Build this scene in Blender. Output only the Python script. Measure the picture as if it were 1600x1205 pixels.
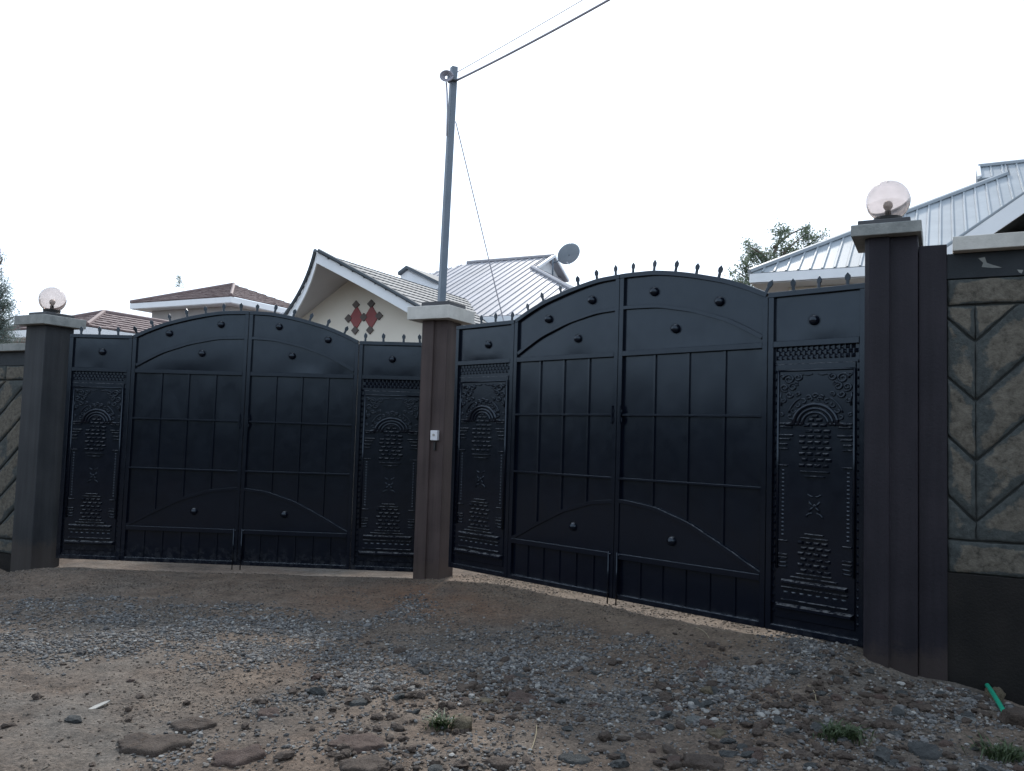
import bpy, bmesh, math, random
import numpy as np
from mathutils import Vector, Matrix, Quaternion
random.seed(7); RNG = np.random.default_rng(7)
for o in list(bpy.data.objects): bpy.data.objects.remove(o)
SC = bpy.context.scene; COL = SC.collection
PI = math.pi

# ------------------------------------------------------------------ camera
F_PX, PITCH, ROLL, CAMZ = 1302.83, .0626, .0307, 1.6
cp, sp = math.cos(PITCH), math.sin(PITCH)
FW = Vector((0, cp, sp)); UP0 = Vector((0, -sp, cp)); RT0 = Vector((1, 0, 0))
cr, sr = math.cos(ROLL), math.sin(ROLL)
RT = RT0*cr + UP0*sr; UP = UP0*cr - RT0*sr
cd = bpy.data.cameras.new('camera'); cam = bpy.data.objects.new('camera', cd); COL.objects.link(cam)
cam.matrix_world = Matrix(((RT.x, UP.x, -FW.x, 0), (RT.y, UP.y, -FW.y, 0), (RT.z, UP.z, -FW.z, CAMZ), (0, 0, 0, 1)))
cd.sensor_fit = 'HORIZONTAL'; cd.sensor_width = 36; cd.lens = F_PX/1600*36
cd.clip_start = .05; cd.clip_end = 3000
SC.camera = cam
# ------------------------------------------------------------------ sky, sun, exposure
SUN_EL, SUN_AZ = math.radians(42), math.radians(6)     # behind the gates, a little to the right
w = bpy.data.worlds.new('World'); SC.world = w; w.use_nodes = True
nt = w.node_tree; nt.nodes.clear()
sky = nt.nodes.new('ShaderNodeTexSky'); sky.sky_type = 'NISHITA'; sky.sun_disc = False
sky.sun_elevation = SUN_EL; sky.sun_rotation = SUN_AZ
sky.air_density = 1.0; sky.dust_density = 4.0; sky.altitude = 1700
hsv = nt.nodes.new('ShaderNodeHueSaturation'); hsv.inputs['Saturation'].default_value = .42
mixc = nt.nodes.new('ShaderNodeMix'); mixc.data_type = 'RGBA'; mixc.inputs[0].default_value = .55
mixc.inputs[7].default_value = (8.2, 9.9, 12.0, 1)      # thin even cloud
bg = nt.nodes.new('ShaderNodeBackground'); bg.inputs['Strength'].default_value = .10
wo = nt.nodes.new('ShaderNodeOutputWorld')
nt.links.new(sky.outputs[0], hsv.inputs['Color']); nt.links.new(hsv.outputs[0], mixc.inputs[6])
nt.links.new(mixc.outputs[2], bg.inputs[0]); nt.links.new(bg.outputs[0], wo.inputs[0])
sl = bpy.data.lights.new('sun', 'SUN'); sl.energy = 2.0; sl.angle = math.radians(5); sl.color = (1, .95, .88)
so = bpy.data.objects.new('sun', sl); COL.objects.link(so)
sd = Vector((math.sin(SUN_AZ)*math.cos(SUN_EL), math.cos(SUN_AZ)*math.cos(SUN_EL), math.sin(SUN_EL)))
so.rotation_euler = sd.to_track_quat('Z', 'Y').to_euler()
SC.view_settings.view_transform = 'Standard'; SC.view_settings.look = 'None'
SC.view_settings.exposure = 0.85; SC.view_settings.gamma = 1
SC.view_settings.use_curve_mapping = False
SC.render.engine = 'CYCLES'
SC.cycles.max_bounces = 8; SC.cycles.transmission_bounces = 8; SC.cycles.transparent_max_bounces = 12

# ------------------------------------------------------------------ helpers
O = Vector((0, 0, CAMZ))
def at(x, y, Y):
    d = FW + RT*((x-800)/F_PX) - UP*((y-602.5)/F_PX)
    return O + d*(Y/d.y)
A0 = -.48                                   # the street's direction; walls, pillars and houses follow it
DA = Vector((math.cos(A0), math.sin(A0), 0)); DB = Vector((-math.sin(A0), math.cos(A0), 0)); DZ = Vector((0, 0, 1))

def tag(o, label=None, cat=None, group=None, kind=None):
    if label: o['label'] = label
    if cat: o['category'] = cat
    if group: o['group'] = group
    if kind: o['kind'] = kind
    return o
def empty(name, loc=(0, 0, 0), rz=0):
    o = bpy.data.objects.new(name, None); COL.objects.link(o); o.location = loc; o.rotation_euler = (0, 0, rz)
    o.empty_display_size = .2
    return o
def link(name, me, parent=None, loc=None, rot=None, scale=None):
    o = bpy.data.objects.new(name, me); COL.objects.link(o)
    if parent: o.parent = parent
    if loc is not None: o.location = loc
    if rot is not None: o.rotation_euler = rot
    if scale is not None: o.scale = scale
    return o
class MB:
    def __init__(s): s.v = []; s.f = []
    def add(s, v, f):
        n = len(s.v); s.v += [tuple(p) for p in v]; s.f += [tuple(i+n for i in q) for q in f]; return s
    def box(s, x0, x1, y0, y1, z0, z1):
        return s.add([(x0,y0,z0),(x1,y0,z0),(x1,y1,z0),(x0,y1,z0),(x0,y0,z1),(x1,y0,z1),(x1,y1,z1),(x0,y1,z1)],
                     [(0,3,2,1),(4,5,6,7),(0,1,5,4),(1,2,6,5),(2,3,7,6),(3,0,4,7)])
    def frust(s, x0, x1, z0, z1, y0, y1, i):            # raised plate on an xz face: base at y0, top at y1 (towards -y), inset i
        return s.add([(x0,y0,z0),(x1,y0,z0),(x1,y0,z1),(x0,y0,z1),(x0+i,y1,z0+i),(x1-i,y1,z0+i),(x1-i,y1,z1-i),(x0+i,y1,z1-i)],
                     [(4,5,6,7),(0,1,5,4),(1,2,6,5),(2,3,7,6),(3,0,4,7)])
    def prism_xz(s, pts, y0, y1):                        # pts counter-clockwise seen from -y
        n = len(pts)
        v = [(x, y0, z) for x, z in pts]+[(x, y1, z) for x, z in pts]
        return s.add(v, [tuple(range(n)), tuple(range(2*n-1, n-1, -1))]+[(i, i+n, (i+1) % n+n, (i+1) % n) for i in range(n)])
    def prism_xy(s, pts, z0, z1):
        n = len(pts)
        v = [(x, y, z0) for x, y in pts]+[(x, y, z1) for x, y in pts]
        return s.add(v, [tuple(range(n-1, -1, -1)), tuple(range(n, 2*n))]+[(i, (i+1) % n, (i+1) % n+n, i+n) for i in range(n)])
    def slab(s, top, n, t):                              # polygon in 3D thickened by t against normal n
        m = len(top); n = Vector(n).normalized()
        v = [Vector(p) for p in top]+[Vector(p)-n*t for p in top]
        return s.add(v, [tuple(range(m)), tuple(range(2*m-1, m-1, -1))]+[(i, i+m, (i+1) % m+m, (i+1) % m) for i in range(m)])
    def band(s, pts, wdt, y0, y1):                       # flat band following xz points (upper edge), wdt below
        n = len(pts); v = []
        for i, (x, z) in enumerate(pts):
            a = pts[max(i-1, 0)]; b = pts[min(i+1, n-1)]
            d = Vector((b[0]-a[0], b[1]-a[1])).normalized(); nx, nz = d.y, -d.x
            for yy in (y0, y1): v += [(x, yy, z), (x+nx*wdt, yy, z+nz*wdt)]
        f = []
        for i in range(n-1):
            a, b = 4*i, 4*(i+1)
            f += [(a+1, b+1, b, a), (a+2, b+2, b+3, a+3), (a, b, b+2, a+2), (a+3, b+3, b+1, a+1)]
        f += [(0, 2, 3, 1), (4*(n-1)+1, 4*(n-1)+3, 4*(n-1)+2, 4*(n-1))]
        return s.add(v, f)
    def tube(s, pts, r, k=6, flat=None):
        n = len(pts); pts = [Vector(p) for p in pts]; v = []; f = []
        for i, p in enumerate(pts):
            d = (pts[min(i+1, n-1)]-pts[max(i-1, 0)]).normalized()
            u = d.cross(Vector((0, 1, 0)) if abs(d.y) < .9 else Vector((1, 0, 0))).normalized(); q = d.cross(u)
            rr = r[i] if isinstance(r, (list, tuple)) else r
            for j in range(k):
                t = 2*PI*j/k; v.append(p+u*(math.cos(t)*rr)+q*(math.sin(t)*rr))
        for i in range(n-1):
            for j in range(k):
                f.append((i*k+j, i*k+(j+1) % k, (i+1)*k+(j+1) % k, (i+1)*k+j))
        f += [tuple(range(k-1, -1, -1)), tuple(range((n-1)*k, n*k))]
        return s.add(v, f)
    def lathe(s, prof, k=24, c=(0, 0, 0)):
        v = []; f = []; n = len(prof)
        for r, z in prof:
            for j in range(k):
                t = 2*PI*j/k; v.append((c[0]+r*math.cos(t), c[1]+r*math.sin(t), c[2]+z))
        for i in range(n-1):
            for j in range(k): f.append((i*k+j, i*k+(j+1) % k, (i+1)*k+(j+1) % k, (i+1)*k+j))
        return s.add(v, f)
    def mesh(s, name, mat, smooth=False, bevel=0, seg=1, recalc=True):
        me = bpy.data.meshes.new(name); me.from_pydata(s.v, [], s.f)
        if bevel or recalc:
            bm = bmesh.new(); bm.from_mesh(me)
            bmesh.ops.recalc_face_normals(bm, faces=bm.faces)
            if bevel:
                ed = [e for e in bm.edges if len(e.link_faces) == 2 and e.calc_face_angle(0) > .5]
                bmesh.ops.bevel(bm, geom=ed, offset=bevel, segments=seg, affect='EDGES', profile=.5, clamp_overlap=True)
            bm.to_mesh(me); bm.free()
        if mat: me.materials.append(mat)
        if smooth: me.shade_smooth()
        return me
    def build(s, name, mat, parent=None, smooth=False, bevel=0, seg=1, **k):
        return link(name, s.mesh(name, mat, smooth, bevel, seg), parent, **k)

# numpy value noise
_P = RNG.random((256, 256))
def vnoise(x, y):
    xi = np.floor(x).astype(int); yi = np.floor(y).astype(int); fx = x-xi; fy = y-yi
    fx = fx*fx*(3-2*fx); fy = fy*fy*(3-2*fy)
    g = lambda a, b: _P[a % 256, b % 256]
    return (g(xi, yi)*(1-fx)+g(xi+1, yi)*fx)*(1-fy)+(g(xi, yi+1)*(1-fx)+g(xi+1, yi+1)*fx)*fy-.5
def sstep(a, b, x):
    t = np.clip((x-a)/(b-a), 0, 1); return t*t*(3-2*t)

# ------------------------------------------------------------------ materials
def nmat(name):
    m = bpy.data.materials.new(name); m.use_nodes = True; t = m.node_tree
    return m, t, t.nodes['Principled BSDF']
def N(t, ty, **k):
    n = t.nodes.new(ty)
    for a, b in k.items():
        if hasattr(n, a): setattr(n, a, b)
    return n
def noise(t, sc, det=4, rough=.55, coord='Object'):
    tc = N(t, 'ShaderNodeTexCoord'); n = N(t, 'ShaderNodeTexNoise'); n.inputs['Scale'].default_value = sc
    n.inputs['Detail'].default_value = det; n.inputs['Roughness'].default_value = rough
    t.links.new(tc.outputs[coord], n.inputs['Vector']); return n
def ramp(t, fac, stops):
    r = N(t, 'ShaderNodeValToRGB'); e = r.color_ramp.elements
    while len(e) < len(stops): e.new(.5)
    for i, (p, c) in enumerate(stops): e[i].position = p; e[i].color = (*c, 1) if len(c) == 3 else c
    t.links.new(fac, r.inputs[0]); return r
def bump(t, b, h, strength, dist):
    n = N(t, 'ShaderNodeBump'); n.inputs['Strength'].default_value = strength; n.inputs['Distance'].default_value = dist
    t.links.new(h, n.inputs['Height']); t.links.new(n.outputs[0], b.inputs['Normal']); return n
def mix(t, fac, a, b, blend='MIX'):
    m = N(t, 'ShaderNodeMix'); m.data_type = 'RGBA'; m.blend_type = blend
    for sock, v in ((m.inputs[0], fac), (m.inputs[6], a), (m.inputs[7], b)):
        if hasattr(v, 'is_linked') or hasattr(v, 'links'): t.links.new(v, sock)
        elif isinstance(v, (int, float)): sock.default_value = v
        else: sock.default_value = (*v, 1)
    return m.outputs[2]
def paint(name, c1, c2, rough, sc=3, bs=.25, bd=.004, spec=.5, metal=0, fine=60, rvar=.12, streak=0):
    m, t, b = nmat(name)
    n = noise(t, sc, 6, .6); r = ramp(t, n.outputs[0], [(.3, c1), (.7, c2)]); col = r.outputs[0]
    if streak:
        tc = N(t, 'ShaderNodeTexCoord'); mp = N(t, 'ShaderNodeMapping'); mp.inputs['Scale'].default_value = (14, 14, .7); ns = N(t, 'ShaderNodeTexNoise')
        ns.inputs['Scale'].default_value = 1; ns.inputs['Detail'].default_value = 7; ns.inputs['Roughness'].default_value = .65
        t.links.new(tc.outputs['Object'], mp.inputs[0]); t.links.new(mp.outputs[0], ns.inputs['Vector'])
        col = mix(t, 1.0, col, ramp(t, ns.outputs[0], [(.3, (1-streak,)*3), (.5, (1, 1, 1)), (.72, (1+streak*1.1, 1+streak, 1+streak*.9))]).outputs[0], 'MULTIPLY')
        g = N(t, 'ShaderNodeSeparateXYZ'); t.links.new(tc.outputs['Object'], g.inputs[0]); n9 = noise(t, 9, 6, .7)
        mm = N(t, 'ShaderNodeMath'); mm.operation = 'MULTIPLY_ADD'; mm.inputs[1].default_value = -.9; t.links.new(n9.outputs[0], mm.inputs[0]); t.links.new(g.outputs[2], mm.inputs[2])
        mm.inputs[1].default_value = -.32; soil = ramp(t, mm.outputs[0], [(0, (.30, .30, .30)), (.10, (0, 0, 0))])             # soil splashed on the foot
        col = mix(t, soil.outputs[0], col, (.085, .062, .047))
    t.links.new(col, b.inputs['Base Color'])
    rr = N(t, 'ShaderNodeMapRange'); rr.inputs[3].default_value = rough-rvar; rr.inputs[4].default_value = rough+rvar
    n2 = noise(t, sc*4, 5); t.links.new(n2.outputs[0], rr.inputs[0]); t.links.new(rr.outputs[0], b.inputs['Roughness'])
    nf = noise(t, fine, 5, .6); bump(t, b, nf.outputs[0], bs, bd)
    b.inputs['Specular IOR Level'].default_value = spec; b.inputs['Metallic'].default_value = metal
    return m
M = {}
def gate_paint():
    m, t, b = nmat('black_gate_paint')
    n = noise(t, 2.2, 6, .65); r = ramp(t, n.outputs[0], [(.3, (.0018, .0028, .0075)), (.75, (.0035, .0050, .0115))])
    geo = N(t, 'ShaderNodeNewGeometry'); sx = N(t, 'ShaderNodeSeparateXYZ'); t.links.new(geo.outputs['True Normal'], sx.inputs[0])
    up = ramp(t, sx.outputs[2], [(.72, (0, 0, 0)), (.95, (1, 1, 1))])          # dust on upward ledges, made paler to paint in highlights
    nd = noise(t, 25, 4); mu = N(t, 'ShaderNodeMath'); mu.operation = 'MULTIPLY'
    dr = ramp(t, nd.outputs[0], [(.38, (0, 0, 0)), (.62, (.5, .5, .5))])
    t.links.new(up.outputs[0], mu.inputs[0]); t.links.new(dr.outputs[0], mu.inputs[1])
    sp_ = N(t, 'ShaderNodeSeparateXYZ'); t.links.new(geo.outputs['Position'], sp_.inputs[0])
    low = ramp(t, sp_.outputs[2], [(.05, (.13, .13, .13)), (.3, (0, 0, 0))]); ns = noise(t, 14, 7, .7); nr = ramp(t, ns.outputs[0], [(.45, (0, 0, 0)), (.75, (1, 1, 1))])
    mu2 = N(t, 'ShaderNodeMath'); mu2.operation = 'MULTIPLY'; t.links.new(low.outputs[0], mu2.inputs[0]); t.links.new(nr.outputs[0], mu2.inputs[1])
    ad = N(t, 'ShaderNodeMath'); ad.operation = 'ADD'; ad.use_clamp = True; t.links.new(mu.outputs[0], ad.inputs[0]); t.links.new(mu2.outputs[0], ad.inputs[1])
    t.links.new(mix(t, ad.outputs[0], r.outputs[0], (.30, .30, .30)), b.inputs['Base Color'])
    n3 = noise(t, 9, 6); rr = N(t, 'ShaderNodeMapRange'); rr.inputs[1].default_value = .3; rr.inputs[2].default_value = .7
    rr.inputs[3].default_value = .19; rr.inputs[4].default_value = .25
    t.links.new(n3.outputs[0], rr.inputs[0]); t.links.new(rr.outputs[0], b.inputs['Roughness'])
    nf = noise(t, 90, 4); bump(t, b, nf.outputs[0], .05, .001)
    b.inputs['Specular IOR Level'].default_value = .5; b.inputs['Specular Tint'].default_value = (.74, .88, 1.0, 1)
    return m
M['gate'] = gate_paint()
M['rod'] = paint('rusty_rod', (.06, .03, .02), (.12, .06, .035), .7)
M['pillar'] = paint('dark_brown_masonry_paint', (.012, .011, .016), (.023, .020, .026), .62, spec=.22, streak=.22, sc=2.2, bs=.5, bd=.004, fine=45)
M['pillar_grey'] = paint('grey_masonry_paint', (.022, .025, .029), (.040, .042, .046), .62, spec=.22, streak=.22, sc=2.2, bs=.5, bd=.004, fine=45)
M['pillar_brown'] = paint('reddish_brown_masonry_paint', (.045, .033, .032), (.075, .056, .053), .62, spec=.22, streak=.25, sc=2.2, bs=.5, bd=.004, fine=45)
M['cap'] = paint('cream_cast_concrete', (.38, .37, .34), (.56, .54, .50), .85, streak=.04, sc=5, bs=.5, bd=.006, fine=50)
M['capgrey'] = paint('weathered_cast_concrete', (.16, .17, .165), (.29, .295, .28), .88, streak=.05, sc=7, bs=.6, bd=.008, fine=40)
M['slab'] = paint('dark_slab', (.03, .032, .036), (.06, .06, .065), .6)
M['cream'] = paint('cream_wall_plaster', (.69, .63, .54), (.75, .70, .61), .85, sc=1.2, bs=.2)
M['soffit'] = paint('pale_grey_soffit', (.50, .49, .50), (.56, .55, .56), .8, sc=1.5, bs=.1)
M['white'] = paint('white_fascia_paint', (.74, .75, .76), (.82, .82, .83), .5, sc=3, bs=.1)
M['wallgrey'] = paint('grey_house_plaster', (.30, .28, .27), (.38, .36, .34), .85, sc=2, bs=.2)
M['red'] = paint('maroon_tile', (.20, .035, .035), (.27, .05, .05), .5)
M['dk'] = paint('dark_stone_tile', (.07, .055, .05), (.11, .09, .08), .6)
M['dish'] = paint('blue_grey_dish', (.20, .24, .28), (.26, .30, .34), .45, bs=.05)
M['pole'] = paint('grey_steel_pole', (.10, .13, .165), (.15, .18, .215), .5, sc=4, bs=.2)
M['wire'] = paint('dark_cable', (.28, .27, .31), (.36, .35, .39), .5)
M['pipe'] = paint('green_plastic_pipe', (.015, .26, .16), (.02, .32, .20), .35, bs=.05)
M['plate'] = paint('white_plastic', (.62, .62, .64), (.68, .68, .70), .4, bs=.05)
M['straw'] = paint('dry_straw', (.22, .18, .11), (.32, .27, .17), .7)
M['black'] = paint('black_plastic', (.01, .01, .01), (.02, .02, .02), .4)
M['bark'] = paint('bark', (.09, .07, .055), (.16, .13, .10), .9, sc=10, bs=.6, bd=.01)
def metal_roof(name, c1, c2):
    m, t, b = nmat(name)
    n = noise(t, 1.3, 6, .7); geo = N(t, 'ShaderNodeObjectInfo')
    r = ramp(t, n.outputs[0], [(.3, c1), (.7, c2)])
    v = N(t, 'ShaderNodeMapRange'); v.inputs[3].default_value = .9; v.inputs[4].default_value = 1.08
    t.links.new(geo.outputs['Random'], v.inputs[0])
    hv = N(t, 'ShaderNodeHueSaturation'); t.links.new(v.outputs[0], hv.inputs['Value']); t.links.new(r.outputs[0], hv.inputs['Color'])
    t.links.new(hv.outputs[0], b.inputs['Base Color'])
    b.inputs['Metallic'].default_value = .1; b.inputs['Roughness'].default_value = .5
    nf = noise(t, 30, 4); bump(t, b, nf.outputs[0], .2, .004)
    return m
M['roofA'] = metal_roof('ribbed_sheet_warm_grey', (.27, .27, .29), (.37, .36, .385))
M['roofB'] = metal_roof('ribbed_sheet_blue_grey', (.22, .25, .275), (.31, .34, .365))
def tile_mat(name, a, b_, c):
    m, t, b = nmat(name)
    g = N(t, 'ShaderNodeNewGeometry'); r = ramp(t, g.outputs['Random Per Island'], [(0, a), (.5, b_), (1, c)])
    n = noise(t, 1.5, 5); t.links.new(mix(t, .35, r.outputs[0], ramp(t, n.outputs[0], [(.3, a), (.7, c)]).outputs[0]), b.inputs['Base Color'])
    b.inputs['Roughness'].default_value = .75
    return m
M['tile_red'] = tile_mat('red_clay_tiles', (.12, .085, .085), (.17, .12, .118), (.22, .165, .16))
M['tile_grey'] = tile_mat('grey_stone_coated_tiles', (.055, .068, .080), (.080, .095, .11), (.12, .138, .155))
def leaf_mat(name, a, b_, tr):
    m, t, b = nmat(name)
    g = N(t, 'ShaderNodeNewGeometry'); r = ramp(t, g.outputs['Random Per Island'], [(0, a), (1, b_)])
    t.links.new(r.outputs[0], b.inputs['Base Color']); b.inputs['Roughness'].default_value = .55
    tl = N(t, 'ShaderNodeBsdfTranslucent'); t.links.new(r.outputs[0], tl.inputs[0])
    ms = N(t, 'ShaderNodeMixShader'); ms.inputs[0].default_value = tr
    t.links.new(b.outputs[0], ms.inputs[1]); t.links.new(tl.outputs[0], ms.inputs[2])
    t.links.new(ms.outputs[0], t.nodes['Material Output'].inputs[0])
    return m
M['leaf'] = leaf_mat('tree_leaves', (.10, .13, .09), (.20, .25, .17), .5)
M['leaf2'] = leaf_mat('blue_green_needles', (.10, .14, .13), (.18, .23, .21), .4)
M['leafmass'] = paint('hedge_green', (.012, .018, .010), (.03, .042, .022), .8, sc=6, bs=1, bd=.05, fine=14)
M['grass'] = leaf_mat('weed_leaves', (.03, .05, .022), (.07, .10, .042), .3)
def stone_mat(name, stops, rough=.85, bs=.5, sc=30):
    m, t, b = nmat(name)
    g = N(t, 'ShaderNodeNewGeometry'); r = ramp(t, g.outputs['Random Per Island'], stops)
    n = noise(t, sc, 6, .7); d = ramp(t, n.outputs[0], [(.25, (.55, .52, .5)), (.7, (1.1, 1.08, 1.05))])
    t.links.new(mix(t, 1.0, r.outputs[0], d.outputs[0], 'MULTIPLY'), b.inputs['Base Color'])
    b.inputs['Roughness'].default_value = rough; bump(t, b, n.outputs[0], bs, .01)
    return m
M['gravel'] = stone_mat('crushed_grey_gravel', [(0, (.042, .041, .042)), (.3, (.095, .096, .099)), (.60, (.155, .158, .162)), (.78, (.125, .097, .074)), (.90, (.22, .22, .215)), (1, (.31, .31, .30))])
M['pebble'] = stone_mat('brown_pebbles', [(0, (.07, .055, .044)), (.5, (.12, .095, .075)), (1, (.20, .175, .15))])
def rockm(name, a, b_, c):
    m, t, b = nmat(name); n = noise(t, 9, 8, .7); n2 = noise(t, 60, 6, .7)
    r = ramp(t, n.outputs[0], [(.3, a), (.52, b_), (.72, c)])
    d = ramp(t, n2.outputs[0], [(.3, (.6, .6, .6)), (.65, (1.05, 1.05, 1.05))])
    t.links.new(mix(t, 1.0, r.outputs[0], d.outputs[0], 'MULTIPLY'), b.inputs['Base Color'])
    b.inputs['Roughness'].default_value = .9; bump(t, b, n2.outputs[0], 1.0, .022); return m
M['rk_brown'] = rockm('brown_rock', (.045, .033, .026), (.078, .056, .043), (.115, .088, .070))
M['rk_red'] = rockm('reddish_rock', (.060, .038, .030), (.095, .062, .050), (.135, .095, .078))
M['rk_grey'] = rockm('grey_rock', (.03, .033, .034), (.055, .058, .058), (.10, .102, .10))
M['rk_tan'] = rockm('tan_rock', (.075, .06, .04), (.13, .105, .068), (.18, .15, .10))
M['rk_pale'] = rockm('pale_rock', (.10, .105, .10), (.16, .165, .16), (.25, .25, .235))
def wall_stone():
    m, t, b = nmat('painted_weathered_stone')
    oi = N(t, 'ShaderNodeObjectInfo')
    n = noise(t, 3.2, 7, .62); mp = t.nodes[-1]
    ad = N(t, 'ShaderNodeMath'); ad.operation = 'MULTIPLY_ADD'; ad.inputs[1].default_value = .16
    t.links.new(oi.outputs['Random'], ad.inputs[0]); t.links.new(n.outputs[0], ad.inputs[2])
    va = N(t, 'ShaderNodeVertexColor'); va.layer_name = 'wear'; m8 = N(t, 'ShaderNodeMath'); m8.operation = 'MULTIPLY_ADD'; m8.inputs[1].default_value = .26
    t.links.new(va.outputs[0], m8.inputs[0]); t.links.new(ad.outputs[0], m8.inputs[2])
    fac = ramp(t, m8.outputs[0], [(.72, (0, 0, 0)), (.775, (1, 1, 1))])
    n2 = noise(t, 22, 7, .7)
    c1 = ramp(t, n2.outputs[0], [(.3, (.026, .030, .030)), (.5, (.044, .051, .050)), (.72, (.075, .082, .078))])
    c2 = ramp(t, n2.outputs[0], [(.3, (.032, .028, .023)), (.45, (.088, .078, .062)), (.7, (.145, .130, .105))])
    t.links.new(mix(t, fac.outputs[0], c1.outputs[0], c2.outputs[0]), b.inputs['Base Color'])
    b.inputs['Roughness'].default_value = .9
    bump(t, b, n2.outputs[0], .8, .018); return m
M['wstone'] = wall_stone()
M['mortar'] = paint('dark_mortar', (.026, .030, .030), (.045, .05, .048), .9, sc=8, bs=.6)
M['band'] = paint('dark_painted_plaster', (.012, .016, .020), (.024, .029, .034), .6, spec=.25, sc=5, bs=.5)
M['plinth'] = paint('black_painted_plinth', (.008, .008, .008), (.018, .016, .015), .75, spec=.2, sc=4, bs=.6, bd=.008)
def globe_mat():
    m, t, b = nmat('tinted_globe'); t.nodes.remove(b)
    g = N(t, 'ShaderNodeBsdfGlass'); g.inputs['Color'].default_value = (.92, .88, .86, 1); g.inputs['IOR'].default_value = 1.45; g.inputs['Roughness'].default_value = 0
    d = N(t, 'ShaderNodeBsdfDiffuse'); d.inputs[0].default_value = (.50, .45, .42, 1)
    n = noise(t, 6, 5, .6); r = ramp(t, n.outputs[0], [(.3, (.03, .03, .03)), (.75, (.16, .16, .16))])      # thin film of dust
    x = N(t, 'ShaderNodeMixShader'); t.links.new(r.outputs[0], x.inputs[0]); t.links.new(g.outputs[0], x.inputs[1]); t.links.new(d.outputs[0], x.inputs[2])
    t.links.new(x.outputs[0], t.nodes['Material Output'].inputs[0]); return m
M['globe'] = globe_mat()
M['bulb'] = paint('milky_bulb', (.55, .52, .5), (.6, .57, .55), .3)
def ground_mat():
    m, t, b = nmat('dirt_road')
    n1 = noise(t, .55, 5, .6); n2 = noise(t, 3.5, 8, .7); n3 = noise(t, 40, 8, .75); n4 = noise(t, 1.4, 6, .65)
    base = ramp(t, n2.outputs[0], [(.3, (.068, .046, .032)), (.5, (.130, .092, .066)), (.7, (.19, .146, .110))])
    grey = ramp(t, n2.outputs[0], [(.3, (.070, .059, .049)), (.7, (.145, .125, .106))])
    col = mix(t, ramp(t, n1.outputs[0], [(.46, (0, 0, 0)), (.62, (1, 1, 1))]).outputs[0], base.outputs[0], grey.outputs[0])
    # iron-red soil in front of the middle pillar
    tc = N(t, 'ShaderNodeTexCoord'); mp = N(t, 'ShaderNodeMapping'); mp.inputs['Location'].default_value = (.38, -5.45, 0); mp.inputs['Scale'].default_value = (.62, .66, .0)
    gr = N(t, 'ShaderNodeTexGradient'); gr.gradient_type = 'SPHERICAL'
    t.links.new(tc.outputs['Object'], mp.inputs[0]); t.links.new(mp.outputs[0], gr.inputs[0])
    mm = N(t, 'ShaderNodeMath'); mm.operation = 'MULTIPLY'; t.links.new(gr.outputs[0], mm.inputs[0])
    t.links.new(ramp(t, n4.outputs[0], [(.35, (.2, .2, .2)), (.6, (1, 1, 1))]).outputs[0], mm.inputs[1])
    col = mix(t, mm.outputs[0], col, (.17, .088, .048))
    # tan earth at the right-hand gate, paled to paint in its sunlit strip
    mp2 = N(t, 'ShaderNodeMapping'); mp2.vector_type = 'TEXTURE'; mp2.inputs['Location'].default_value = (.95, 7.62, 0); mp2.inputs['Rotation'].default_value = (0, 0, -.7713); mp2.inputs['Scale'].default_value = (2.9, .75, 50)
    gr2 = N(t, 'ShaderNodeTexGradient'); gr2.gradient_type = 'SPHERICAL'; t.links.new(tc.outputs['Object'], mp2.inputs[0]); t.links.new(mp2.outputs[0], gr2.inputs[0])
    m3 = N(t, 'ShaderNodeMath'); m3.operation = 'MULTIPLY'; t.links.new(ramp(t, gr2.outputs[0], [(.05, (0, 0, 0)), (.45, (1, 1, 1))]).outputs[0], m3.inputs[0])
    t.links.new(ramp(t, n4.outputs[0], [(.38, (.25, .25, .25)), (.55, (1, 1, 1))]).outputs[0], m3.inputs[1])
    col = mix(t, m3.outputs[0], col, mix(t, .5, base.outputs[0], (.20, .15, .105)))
    # pebbly speckle
    vo = N(t, 'ShaderNodeTexVoronoi'); vo.inputs['Scale'].default_value = 70; t.links.new(tc.outputs['Object'], vo.inputs['Vector'])
    vr = N(t, 'ShaderNodeSeparateColor'); t.links.new(vo.outputs['Color'], vr.inputs[0])
    sp_ = ramp(t, vr.outputs[0], [(0, (.6, .6, .6)), (.6, (1, 1, 1)), (1, (1.7, 1.7, 1.7))])
    col = mix(t, .55, col, mix(t, 1.0, col, sp_.outputs[0], 'MULTIPLY'))
    d = ramp(t, n3.outputs[0], [(.3, (.6, .6, .6)), (.68, (1.2, 1.2, 1.2))])
    t.links.new(mix(t, 1.0, col, d.outputs[0], 'MULTIPLY'), b.inputs['Base Color'])
    b.inputs['Roughness'].default_value = .92
    bu = bump(t, b, n3.outputs[0], .9, .02); bu2 = N(t, 'ShaderNodeBump'); bu2.inputs['Strength'].default_value = .5; bu2.inputs['Distance'].default_value = .008
    t.links.new(vo.outputs['Distance'], bu2.inputs['Height']); bu2.invert = True; t.links.new(bu.outputs[0], bu2.inputs['Normal']); t.links.new(bu2.outputs[0], b.inputs['Normal'])
    return m
M['ground'] = ground_mat()

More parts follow.
